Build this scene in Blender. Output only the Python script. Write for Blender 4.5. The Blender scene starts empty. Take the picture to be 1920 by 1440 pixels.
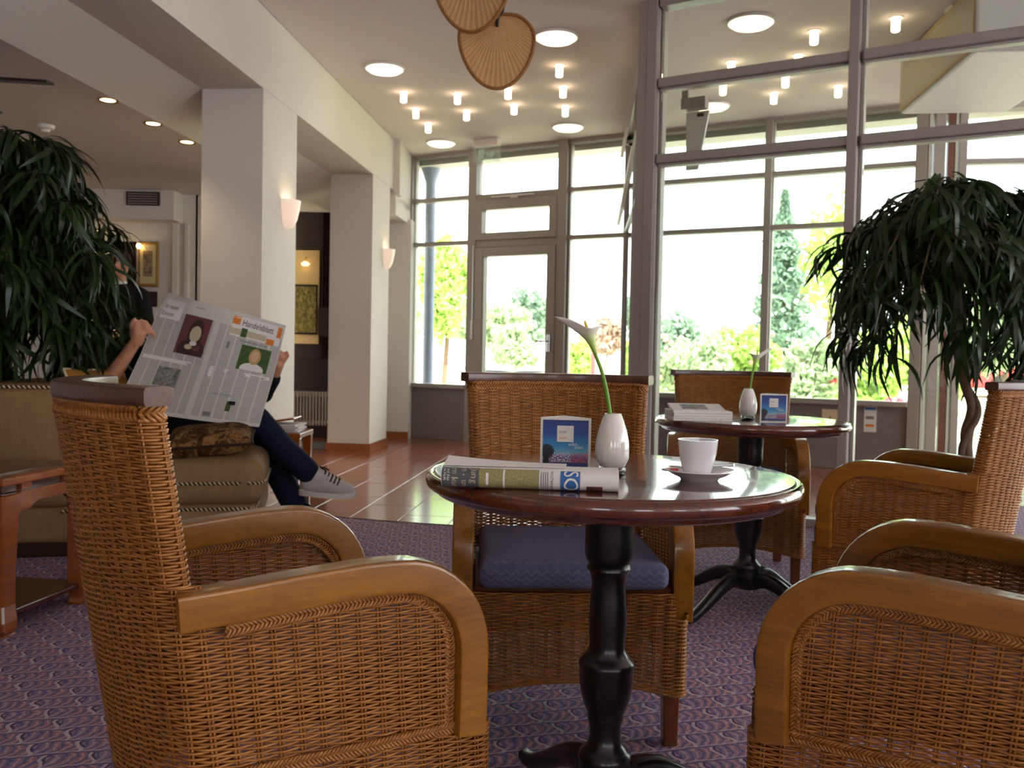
import bpy, bmesh, math, random
import numpy as np
from mathutils import Matrix, Vector

# ------------------------------------------------------------------ camera, world, sun, exposure
scene = bpy.context.scene
COL = scene.collection
cam_data = bpy.data.cameras.new('camera')
cam_data.sensor_fit = 'HORIZONTAL'
cam_data.sensor_width = 36.0
cam_data.lens = 1680.0 / 1920.0 * 36.0
cam_data.clip_start = 0.05
cam_data.clip_end = 500
cam_data.dof.use_dof = True
cam_data.dof.focus_distance = 1.75
cam_data.dof.aperture_fstop = 8.0
cam = bpy.data.objects.new('camera', cam_data)
COL.objects.link(cam)
cam.matrix_world = (Matrix.Translation((0, 0, 0.94)) @ Matrix.Rotation(math.radians(90 - 1.84), 4, 'X')
                    @ Matrix.Rotation(0.020, 4, 'Z'))
scene.camera = cam

world = bpy.data.worlds.new('sky')
scene.world = world
world.use_nodes = True
bg = world.node_tree.nodes['Background']
bg.inputs[0].default_value = (0.93, 0.97, 1.0, 1)
bg.inputs[1].default_value = 6.0

sun_data = bpy.data.lights.new('sun', 'SUN')
sun_data.energy = 20.0
sun_data.angle = 0.02
sun_data.color = (1.0, 0.95, 0.86)
sun = bpy.data.objects.new('sun', sun_data)
COL.objects.link(sun)
sun.rotation_euler = (math.radians(32), math.radians(14), 0)   # high behind the building, lighting the garden

scene.view_settings.view_transform = 'Standard'
scene.view_settings.look = 'None'
scene.view_settings.gamma = 1.0
scene.view_settings.use_curve_mapping = False
scene.view_settings.exposure = 0.0

scene.cycles.max_bounces = 6
scene.cycles.adaptive_threshold = 0.03
scene.cycles.diffuse_bounces = 3
scene.cycles.glossy_bounces = 3
scene.cycles.transparent_max_bounces = 12
scene.cycles.caustics_reflective = False
scene.cycles.caustics_refractive = False

R = math.radians
random.seed(7)
rng = np.random.default_rng(7)

# ------------------------------------------------------------------ node helpers and materials
class NT:
    def __init__(s, name):
        s.mat = bpy.data.materials.new(name)
        s.mat.use_nodes = True
        s.t = s.mat.node_tree
        s.b = s.t.nodes['Principled BSDF']
        s.out = s.t.nodes['Material Output']
        s._co = None
    def n(s, typ, **kw):
        nd = s.t.nodes.new(typ)
        for k, v in kw.items():
            setattr(nd, k, v)
        return nd
    def l(s, a, b):
        s.t.links.new(a, b)
    def put(s, sock, v):
        if isinstance(v, bpy.types.NodeSocket):
            s.l(v, sock)
        elif isinstance(v, tuple) and len(v) == 3 and sock.type == 'RGBA':
            sock.default_value = (*v, 1)
        else:
            sock.default_value = v
    def m(s, op, a, b=0.0, c=None):
        nd = s.n('ShaderNodeMath', operation=op)
        s.put(nd.inputs[0], a)
        s.put(nd.inputs[1], b)
        if c is not None:
            s.put(nd.inputs[2], c)
        return nd.outputs[0]
    def co(s, kind='Object'):
        nd = s.n('ShaderNodeTexCoord')
        return nd.outputs[kind]
    def pos(s):
        return s.n('ShaderNodeNewGeometry').outputs['Position']
    def xyz(s, v):
        nd = s.n('ShaderNodeSeparateXYZ')
        s.l(v, nd.inputs[0])
        return nd.outputs
    def scale(s, v, sc):
        nd = s.n('ShaderNodeMapping')
        s.l(v, nd.inputs[0])
        nd.inputs['Scale'].default_value = sc
        return nd.outputs[0]
    def noise(s, v, scale, detail=3, rough=.5, dist=0):
        nd = s.n('ShaderNodeTexNoise')
        if v is not None:
            s.l(v, nd.inputs['Vector'])
        nd.inputs['Scale'].default_value = scale
        nd.inputs['Detail'].default_value = detail
        nd.inputs['Roughness'].default_value = rough
        nd.inputs['Distortion'].default_value = dist
        return nd.outputs['Fac']
    def mix(s, f, a, b):
        nd = s.n('ShaderNodeMix', data_type='RGBA')
        s.put(nd.inputs[0], f)
        s.put(nd.inputs[6], a)
        s.put(nd.inputs[7], b)
        return nd.outputs[2]
    def ramp(s, f, stops, interp='LINEAR'):
        nd = s.n('ShaderNodeValToRGB')
        nd.color_ramp.interpolation = interp
        els = nd.color_ramp.elements
        while len(els) < len(stops):
            els.new(.5)
        for e, (p, c) in zip(els, stops):
            e.position = p
            e.color = (*c, 1) if len(c) == 3 else c
        s.l(f, nd.inputs[0])
        return nd.outputs[0]
    def bump(s, h, strength=.3, dist=.01):
        nd = s.n('ShaderNodeBump')
        nd.inputs['Strength'].default_value = strength
        nd.inputs['Distance'].default_value = dist
        s.l(h, nd.inputs['Height'])
        s.l(nd.outputs[0], s.b.inputs['Normal'])
    def base(s, c, rough=.5, spec=.5, metal=0, coat=0, coat_rough=.1):
        s.put(s.b.inputs['Base Color'], c)
        s.put(s.b.inputs['Roughness'], rough)
        s.b.inputs['Specular IOR Level'].default_value = spec
        s.b.inputs['Metallic'].default_value = metal
        s.b.inputs['Coat Weight'].default_value = coat
        s.b.inputs['Coat Roughness'].default_value = coat_rough
        return s.mat

def lin(r, g, b):
    f = lambda c: (c / 12.92 if c <= .04045 else ((c + .055) / 1.055) ** 2.4)
    return (f(r / 255), f(g / 255), f(b / 255))

def plain(name, c, rough=.5, spec=.5, metal=0, coat=0, var=.12, vscale=9, bump=0):
    t = NT(name)
    f = t.noise(t.co(), vscale, 4)
    col = t.mix(f, tuple(x * (1 - var) for x in c), tuple(min(1, x * (1 + var)) for x in c))
    if bump:
        t.bump(t.noise(t.co(), vscale * 12, 3), bump, .004)
    return t.base(col, rough, spec, metal, coat)

def emit(name, c, strength):
    t = NT(name)
    t.base(c, .4)
    t.put(t.b.inputs['Emission Color'], c)
    t.b.inputs['Emission Strength'].default_value = strength
    return t.mat

def wood(name, c1, c2, rough=.3, coat=.6, axis=(1, 1, 1), scale=6, coat_rough=.08):
    t = NT(name)
    v = t.scale(t.co(), axis)
    n1 = t.noise(v, scale, 5, .6, .6)
    n2 = t.noise(v, scale * 7, 3, .6)
    f = t.m('ADD', t.m('MULTIPLY', n1, .75), t.m('MULTIPLY', n2, .3))
    col = t.ramp(f, [(.3, c1), (.72, c2)])
    return t.base(col, rough, .5, 0, coat, coat_rough)

M = {}
def make_materials():
    t = NT('white_plaster')
    p = t.pos()
    t.bump(t.noise(p, 260, 4), .12, .003)
    M['plaster'] = t.base(t.mix(t.noise(p, 2, 3), lin(226, 219, 208), lin(234, 227, 216)), .85, .2)
    t = NT('ceiling_plaster')
    t.bump(t.noise(t.pos(), 180, 4), .08, .003)
    M['ceiling'] = t.base(t.mix(t.noise(t.pos(), 1.4, 3), lin(238, 224, 219), lin(242, 229, 224)), .85, .2)
    M['tile'] = None
    t = NT('terracotta_tile')
    p = t.pos()
    rnd = t.n('ShaderNodeObjectInfo').outputs['Random']
    n1 = t.noise(t.scale(p, (2, 9, 2)), 5, 5, .6, .4)
    f = t.m('ADD', t.m('MULTIPLY', n1, .7), t.m('MULTIPLY', rnd, .35))
    M['tile'] = t.base(t.ramp(f, [(.25, lin(140, 74, 48)), (.55, lin(168, 96, 66)), (.85, lin(188, 122, 92))]), .17, .6, 0, .25)
    M['grout'] = plain('grout', lin(190, 165, 145), .8, .2)
    # carpet: rows of little fans in rust and lilac over blue violet
    t = NT('fan_pattern_carpet')
    x, y, z = t.xyz(t.pos())
    wob = t.noise(t.pos(), 14, 2)
    xr = t.m('ADD', t.m('MULTIPLY', x, .966), t.m('MULTIPLY', y, .259))
    yr = t.m('SUBTRACT', t.m('MULTIPLY', y, .966), t.m('MULTIPLY', x, .259))
    xx = t.m('ADD', t.m('DIVIDE', xr, .105), t.m('MULTIPLY', wob, .35))
    yy = t.m('ADD', t.m('DIVIDE', yr, .072), t.m('MULTIPLY', wob, .3))
    row = t.m('FLOOR', yy)
    u = t.m('FRACT', t.m('ADD', xx, t.m('MULTIPLY', row, .38)))
    v = t.m('FRACT', yy)
    # curved strokes across each cell, ending in a pale hook with a dark edge
    bend = t.m('MULTIPLY', t.m('SUBTRACT', v, .5), t.m('SUBTRACT', v, .5))
    ph = t.m('ADD', t.m('MULTIPLY', u, 4.0), t.m('SUBTRACT', t.m('MULTIPLY', bend, 3.2), t.m('MULTIPLY', v, 1.5)))
    ph = t.m('ADD', ph, t.m('MULTIPLY', t.noise(t.pos(), 60, 2), .9))
    st = t.m('SINE', t.m('MULTIPLY', ph, 6.2832))
    red = lin(184, 118, 118)
    violet = lin(142, 132, 164)
    navy = lin(82, 82, 122)
    pale = lin(220, 202, 204)
    redness = t.m('MULTIPLY', t.m('GREATER_THAN', st, -.1), t.m('MINIMUM', 1.0, t.m('ADD', .25, t.m('MULTIPLY', u, 1.2))))
    c = t.mix(redness, violet, red)
    c = t.mix(t.m('MULTIPLY', t.m('GREATER_THAN', st, .82), .55), c, pale)
    c = t.mix(t.m('MULTIPLY', t.m('LESS_THAN', st, -.80), .8), c, navy)
    hook = t.m('ADD', .90, t.m('MULTIPLY', t.m('SINE', t.m('MULTIPLY', v, 6.2832)), .06))
    hd = t.m('SUBTRACT', u, hook)
    c = t.mix(t.m('MULTIPLY', t.m('LESS_THAN', t.m('ABSOLUTE', hd), .045), .85), c, pale)
    c = t.mix(t.m('MULTIPLY', t.m('LESS_THAN', t.m('ABSOLUTE', t.m('SUBTRACT', hd, .075)), .035), .95), c, lin(62, 62, 98))
    c = t.mix(t.m('MULTIPLY', t.m('LESS_THAN', v, .10), .75), c, navy)
    c = t.mix(t.m('MULTIPLY', t.m('LESS_THAN', t.m('ABSOLUTE', t.m('SUBTRACT', v, .15)), .045), .5), c, pale)
    fuzz = t.noise(t.pos(), 420, 2)
    c = t.mix(t.m('MULTIPLY', fuzz, .4), c, lin(112, 104, 134))
    t.bump(fuzz, .5, .004)
    M['carpet'] = t.base(c, .95, .1)
    # wicker
    t = NT('varnished_wicker')
    p = t.co()
    f = t.noise(t.scale(p, (9, 9, 60)), 4, 4, .65)
    g = t.noise(p, 6, 2)
    col = t.ramp(t.m('ADD', t.m('MULTIPLY', f, .8), t.m('MULTIPLY', g, .2)), [(.28, lin(104, 60, 20)), (.5, lin(160, 100, 40)), (.75, lin(198, 140, 70))])
    M['wicker'] = t.base(col, .38, .45, 0, .15, .2)
    M['arm'] = wood('honey_wood', lin(116, 70, 10), lin(170, 110, 28), .3, .5, (8, 1.2, 8), 5)
    M['rail'] = wood('dark_rail_wood', lin(66, 32, 22), lin(100, 54, 36), .34, .25, (1.5, 8, 8), 6)
    M['leg'] = wood('chair_leg_wood', lin(84, 40, 20), lin(120, 62, 30), .32, .4, (8, 8, 1.5), 6)
    M['table'] = wood('mahogany', lin(62, 24, 14), lin(112, 52, 30), .16, .9, (1.2, 14, 8), 5, .05)
    M['black'] = plain('black_lacquer', (.005, .005, .006), .28, .5, 0, .15)
    M['coffee'] = wood('red_brown_wood', lin(120, 58, 20), lin(168, 90, 38), .28, .5, (3, 1.2, 3), 6)
    M['coffee_dark'] = wood('dark_red_wood', lin(52, 18, 10), lin(84, 34, 18), .25, .5, (3, 1.2, 3), 6)
    # cushion fabric
    t = NT('blue_grey_fabric')
    x, y, z = t.xyz(t.co())
    w = t.m('SINE', t.m('ADD', t.m('MULTIPLY', t.m('ADD', y, z), 420.0), t.m('MULTIPLY', t.m('SINE', t.m('MULTIPLY', x, 260.0)), 1.6)))
    n = t.noise(t.co(), 40, 3)
    c = t.mix(n, lin(86, 92, 122), lin(116, 118, 146))
    c = t.mix(t.m('MULTIPLY', t.m('GREATER_THAN', w, .3), .30), c, lin(156, 148, 160))
    t.bump(t.noise(t.co(), 300, 2), .4, .003)
    M['cushion'] = t.base(c, .9, .1)
    M['frame'] = plain('grey_aluminium', lin(164, 153, 146), .42, .5, 0, 0, .04)
    M['frame_edge'] = plain('pale_frame_edge', lin(196, 192, 180), .45, .5, 0, 0, .04)
    M['panel'] = plain('grey_panel', lin(128, 118, 118), .5, .5, 0, 0, .04)
    # glass pane
    t = NT('window_glass')
    lw = t.n('ShaderNodeFresnel')
    lw.inputs[0].default_value = 1.45
    tr = t.n('ShaderNodeBsdfTransparent')
    tr.inputs[0].default_value = (.93, .96, .945, 1)
    gl = t.n('ShaderNodeBsdfGlossy')
    gl.inputs['Roughness'].default_value = 0.0
    mx = t.n('ShaderNodeMixShader')
    t.l(lw.outputs[0], mx.inputs[0]); t.l(tr.outputs[0], mx.inputs[1]); t.l(gl.outputs[0], mx.inputs[2])
    t.l(mx.outputs[0], t.out.inputs[0])
    M['glass'] = t.mat
    t = NT('clear_glass')
    t.base((1, 1, 1), .02)
    t.b.inputs['Transmission Weight'].default_value = 1
    t.b.inputs['IOR'].default_value = 1.48
    M['clear'] = t.mat
    M['milk'] = plain('milk_glass', lin(238, 236, 228), .08, .5, 0, .8, .02)
    M['porcelain'] = plain('white_porcelain', lin(240, 240, 242), .1, .5, 0, .6, .01)
    M['chrome'] = plain('chrome', (.75, .75, .76), .16, .5, 1, 0, .02)
    M['steel'] = plain('brushed_steel', (.55, .54, .52), .35, .5, 1, 0, .05)
    M['white'] = plain('white_paint', lin(236, 232, 226), .5, .4, 0, 0, .03)
    M['cream'] = plain('cream_frame', lin(232, 226, 206), .5, .4, 0, 0, .03)
    M['base'] = wood('terracotta_baseboard', lin(140, 76, 40), lin(174, 104, 62), .35, .3, (2, 2, 6), 6)
    M['jeans'] = plain('dark_blue_denim', lin(20, 26, 44), .85, .2, 0, 0, .35, 14, .4)
    M['shirt'] = plain('black_cotton', (.012, .012, .014), .9, .1, 0, 0, .2)
    t = NT('skin')
    t.base(t.mix(t.noise(t.co(), 22, 3), lin(196, 134, 104), lin(212, 156, 126)), .5, .4)
    t.b.inputs['Subsurface Weight'].default_value = .08
    t.b.inputs['Subsurface Radius'].default_value = (.01, .004, .002)
    M['skin'] = t.mat
    M['hair'] = plain('brown_hair', lin(62, 42, 28), .6, .3, 0, 0, .4, 60)
    M['shoe'] = plain('grey_canvas', lin(196, 196, 194), .85, .2, 0, 0, .06, 30, .3)
    M['sole'] = plain('white_rubber', lin(214, 212, 204), .6, .3)
    M['lace'] = plain('navy_lace', lin(20, 20, 34), .9, .1)
    # leather / suede
    t = NT('tan_suede')
    n = t.noise(t.co(), 5, 5, .6)
    n2 = t.noise(t.scale(t.co(), (24, 6, 3)), 4, 3)
    t.bump(n2, .25, .01)
    M['suede'] = t.base(t.mix(t.m('ADD', t.m('MULTIPLY', n, .6), t.m('MULTIPLY', n2, .4)), lin(112, 84, 52), lin(162, 126, 90)), .7, .25)
    M['suede_gold'] = plain('ochre_suede', lin(160, 112, 48), .8, .2, 0, 0, .25, 8, .2)
    t = NT('brown_patterned_velvet')
    n = t.noise(t.co(), 17, 3, .6, 1.2)
    t.bump(t.noise(t.co(), 200, 2), .5, .004)
    M['velvet'] = t.base(t.ramp(n, [(.36, lin(44, 26, 14)), (.5, lin(92, 60, 32)), (.58, lin(146, 110, 66)), (.66, lin(60, 36, 18))]), .85, .15)
    M['trim_dark'] = plain('dark_cord', lin(52, 36, 26), .8, .2)
    M['trim_pale'] = plain('pale_cord', lin(206, 188, 150), .8, .2)
    # paper
    t = NT('newsprint')
    u, v, _ = t.xyz(t.co('UV'))
    colf = t.m('FRACT', t.m('MULTIPLY', u, 12.0))
    col_m = t.m('MULTIPLY', t.m('GREATER_THAN', colf, .08), t.m('LESS_THAN', colf, .94))
    lf = t.m('FRACT', t.m('MULTIPLY', v, 95.0))
    ln_m = t.m('MULTIPLY', t.m('GREATER_THAN', lf, .3), col_m)
    word = t.m('GREATER_THAN', t.noise(t.scale(t.co('UV'), (420, 95, 1)), 1.0, 1), .42)
    ink = t.m('MULTIPLY', ln_m, word)
    mar = t.m('MULTIPLY', t.m('LESS_THAN', v, .86), t.m('GREATER_THAN', v, .035))
    gut = t.m('GREATER_THAN', t.m('ABSOLUTE', t.m('SUBTRACT', u, .5)), .022)
    ink = t.m('MULTIPLY', t.m('MULTIPLY', ink, mar), gut)
    M['news'] = t.base(t.mix(t.m('MULTIPLY', ink, .5), lin(214, 212, 204), lin(70, 70, 72)), .9, .1)
    M['paper'] = plain('white_paper', lin(234, 232, 226), .8, .2, 0, 0, .02)
    M['ink'] = plain('black_ink', lin(40, 38, 40), .8, .1)
    M['ink_grey'] = plain('grey_ink', lin(132, 130, 130), .8, .1)
    M['orange'] = plain('orange_ink', lin(228, 134, 62), .8, .1)
    M['blue_ink'] = plain('blue_ink', lin(62, 110, 172), .6, .2)
    M['beige_ink'] = plain('beige_ink', lin(202, 190, 160), .8, .1)
    M['leaf'] = None
    def leafmat(name, a, b, trans=.25, rough=.35):
        t = NT(name)
        n = t.noise(t.pos(), 9, 3)
        rnd = t.n('ShaderNodeObjectInfo').outputs['Random']
        col = t.mix(t.m('ADD', t.m('MULTIPLY', n, .6), t.m('MULTIPLY', rnd, .4)), a, b)
        t.base(col, rough, .4)
        tl = t.n('ShaderNodeBsdfTranslucent')
        t.l(col, tl.inputs[0])
        mx = t.n('ShaderNodeMixShader')
        mx.inputs[0].default_value = trans
        t.l(t.b.outputs[0], mx.inputs[1]); t.l(tl.outputs[0], mx.inputs[2])
        t.l(mx.outputs[0], t.out.inputs[0])
        return t.mat
    M['leaf'] = leafmat('dark_green_leaf', lin(18, 32, 12), lin(44, 68, 24), .2)
    M['bark'] = plain('grey_brown_bark', lin(112, 92, 78), .85, .2, 0, 0, .4, 24, .6)
    M['pot'] = plain('dark_planter', lin(70, 58, 50), .6)
    M['soil'] = plain('soil', lin(50, 38, 28), .95)
    M['fol_light'] = leafmat('spring_green_foliage', lin(166, 198, 96), lin(204, 226, 140), .4, .6)
    M['fol_mid'] = leafmat('sage_green_foliage', lin(158, 178, 136), lin(198, 212, 176), .35, .6)
    M['fol_dark'] = leafmat('blue_green_foliage', lin(116, 142, 122), lin(160, 180, 158), .3, .6)
    M['fol_red'] = leafmat('copper_foliage', lin(176, 148, 136), lin(214, 190, 176), .3, .6)
    M['petal_red'] = plain('red_petals', lin(206, 52, 70), .6)
    M['petal_pink'] = plain('pink_petals', lin(232, 150, 150), .6)
    M['petal_white'] = plain('white_petals', lin(244, 240, 236), .6)
    M['lawn'] = plain('lawn', lin(206, 206, 176), .95, .1, 0, 0, .25, 3, .4)
    M['terrace'] = plain('pale_paving', lin(190, 186, 176), .9, .1)
    M['column_out'] = plain('pale_blue_grey_paint', lin(150, 160, 180), .6, .3)
    M['eave'] = plain('eave_paint', lin(206, 200, 190), .7, .2)
    t = NT('palm_weave')
    x, y, z = t.xyz(t.co())
    a = t.m('ARCTAN2', x, t.m('ADD', t.m('MULTIPLY', z, -1.0), .0))
    st = t.m('SINE', t.m('MULTIPLY', a, 70.0))
    n = t.noise(t.scale(t.co(), (30, 30, 6)), 3, 3)
    c = t.mix(t.m('ADD', t.m('MULTIPLY', st, .22), t.m('MULTIPLY', n, .7)), lin(208, 158, 100), lin(240, 204, 150))
    t.bump(st, .35, .003)
    t.base(c, .6, .3)
    tl = t.n('ShaderNodeBsdfTranslucent')
    t.l(c, tl.inputs[0])
    mx = t.n('ShaderNodeMixShader'); mx.inputs[0].default_value = .25
    t.l(t.b.outputs[0], mx.inputs[1]); t.l(tl.outputs[0], mx.inputs[2]); t.l(mx.outputs[0], t.out.inputs[0])
    M['palm'] = t.mat
    M['palm_rim'] = plain('palm_rim', lin(150, 100, 52), .6, .3, 0, 0, .3, 40)
    M['iron'] = plain('dark_iron', lin(30, 24, 22), .4, .5, .3)
    M['lamp'] = emit('warm_lamp_glass', lin(255, 230, 190), 8.0)
    M['dome'] = emit('warm_dome_glass', lin(255, 234, 204), 2.4)
    M['spot'] = emit('spot_bulb', lin(255, 214, 150), 14.0)
    M['sconce'] = emit('alabaster_shade', lin(250, 222, 204), .45)
    M['gold'] = plain('gilt_frame', lin(176, 134, 62), .35, .5, .6, 0, .3, 30, .4)
    M['mount'] = plain('picture_mount', lin(212, 196, 150), .8)
    t = NT('faded_print')
    M['print'] = t.base(t.ramp(t.noise(t.co(), 14, 4, .6, .8), [(.3, lin(60, 58, 60)), (.5, lin(150, 122, 92)), (.7, lin(196, 178, 140))]), .7, .2)
    t = NT('woodland_painting')
    M['paint_tree'] = t.base(t.ramp(t.noise(t.scale(t.co(), (14, 14, 8)), 2.5, 5, .65, 1), [(.3, lin(54, 46, 26)), (.48, lin(118, 100, 48)), (.64, lin(170, 150, 84)), (.8, lin(90, 84, 56))]), .6, .3)
    M['dark_panel'] = wood('dark_wall_panel', lin(30, 18, 16), lin(46, 28, 24), .5, .1, (10, 10, 1), 5)
    M['curtain_and_doorway'] = plain('dark_curtain_and_doorway', lin(38, 24, 24), .9, .1)
    M['niche'] = plain('warm_niche_wall', lin(214, 180, 128), .8, .2)
    M['radiator'] = plain('radiator_enamel', lin(206, 196, 184), .4)
    M['vent_dark'] = plain('vent_dark', lin(60, 48, 44), .7)
    # perforated metal
    t = NT('perforated_metal')
    x, y, z = t.xyz(t.co())
    d1 = t.m('SINE', t.m('MULTIPLY', t.m('ADD', y, z), 330.0))
    d2 = t.m('SINE', t.m('MULTIPLY', t.m('SUBTRACT', y, z), 330.0))
    h = t.m('GREATER_THAN', t.m('MULTIPLY', d1, d2), .15)
    M['perf'] = t.base(t.mix(h, lin(214, 198, 176), lin(150, 128, 104)), .5, .4)
    # tent card night harbour picture (flat print)
    t = NT('harbour_night_print')
    u, v, _ = t.xyz(t.co('UV'))
    skyc = t.ramp(v, [(.0, lin(46, 60, 120)), (.22, lin(84, 86, 140)), (.3, lin(110, 170, 196)), (.46, lin(52, 134, 190)), (.7, lin(26, 72, 150)), (1, lin(26, 40, 112))])
    nz = t.noise(t.scale(t.co('UV'), (26, 18, 1)), 1.6, 3, .7)
    band = t.m('MULTIPLY', t.m('GREATER_THAN', v, .1), t.m('LESS_THAN', v, .3))
    lights = t.m('MULTIPLY', band, t.m('GREATER_THAN', nz, .53))
    lc = t.mix(t.m('GREATER_THAN', u, .62), lin(226, 206, 190), lin(232, 96, 84))
    c = t.mix(lights, skyc, lc)
    tx = t.m('SUBTRACT', u, .1); ty = t.m('SUBTRACT', v, .33)
    tree = t.m('LESS_THAN', t.m('ADD', t.m('ADD', t.m('MULTIPLY', tx, tx), t.m('MULTIPLY', ty, ty)), t.m('MULTIPLY', t.m('SUBTRACT', nz, .5), .05)), .024)
    trunk = t.m('MULTIPLY', t.m('LESS_THAN', t.m('ABSOLUTE', t.m('SUBTRACT', u, .08)), .06), t.m('LESS_THAN', v, .3))
    c = t.mix(t.m('MAXIMUM', tree, trunk), c, lin(20, 28, 40))
    M['harbour'] = t.base(c, .35, .4)
    t = NT('meadow_photo_print')
    u, v, _ = t.xyz(t.co('UV'))
    nz = t.noise(t.scale(t.co('UV'), (20, 10, 1)), 2, 4, .7)
    c = t.ramp(nz, [(.3, lin(112, 110, 78)), (.5, lin(154, 148, 100)), (.7, lin(196, 188, 140))])
    M['meadow'] = t.base(c, .7, .2)
    M['slate_print'] = plain('slate_print', lin(86, 90, 92), .7)
    M['maroon'] = plain('maroon_print', lin(112, 62, 62), .7)
    M['brown_print'] = plain('brown_print', lin(66, 44, 38), .7)
    M['green_print'] = plain('green_print', lin(72, 96, 52), .7, .2, 0, 0, .5, 60)
    M['grey_photo'] = None
    t = NT('grey_photo_print')
    M['grey_photo'] = t.base(t.ramp(t.noise(t.co(), 60, 4, .7), [(.3, lin(60, 60, 60)), (.7, lin(176, 174, 170))]), .7, .2)
    M['blond'] = plain('blond_print', lin(200, 160, 100), .7)
    M['skin_print'] = plain('skin_print', lin(222, 178, 150), .7)
    M['pink_sheet'] = plain('peach_poster', lin(238, 206, 172), .7)
    M['spathe'] = None
    t = NT('calla_spathe')
    x, y, z = t.xyz(t.co())
    t.base(t.ramp(z, [(.0, lin(120, 168, 40)), (.32, lin(190, 210, 120)), (.62, lin(246, 242, 232)), (1, lin(246, 240, 232))]), .4, .4)
    M['spathe'] = t.mat
    # ramp reads z in metres: rescale so the green base fades to white over 7 cm
    for nd in t.t.nodes:
        if nd.type == 'VALTORGB':
            lnk = nd.inputs[0].links[0]
            src = lnk.from_socket
            mul = t.m('MULTIPLY', src, 12.0)
            t.l(mul, nd.inputs[0])
    M['stem'] = plain('green_stem', lin(108, 160, 40), .4, .4, 0, 0, .2, 12)
    M['spadix'] = plain('yellow_spadix', lin(232, 200, 80), .7)
    M['suit'] = plain('black_suit', (.01, .01, .011), .8, .2)
    M['roof_far'] = plain('blue_slate_roof', lin(112, 130, 160), .8)
    M['wall_far'] = plain('far_render', lin(210, 210, 206), .9)
    M['red_paint'] = plain('red_paint', lin(206, 60, 60), .5)
    M['sign'] = None
    t = NT('clear_acrylic')
    tr = t.n('ShaderNodeBsdfTransparent'); tr.inputs[0].default_value = (.93, .98, .95, 1)
    mx = t.n('ShaderNodeMixShader'); mx.inputs[0].default_value = .18
    t.base(lin(236, 246, 240), .2)
    t.l(tr.outputs[0], mx.inputs[1]); t.l(t.b.outputs[0], mx.inputs[2]); t.l(mx.outputs[0], t.out.inputs[0])
    M['sign'] = t.mat
    M['sign_green'] = plain('pale_green_print', lin(200, 228, 212), .5)
    M['dim_lamp'] = emit('dim_picture_lamp', lin(255, 214, 150), 3.0)
make_materials()
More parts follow.
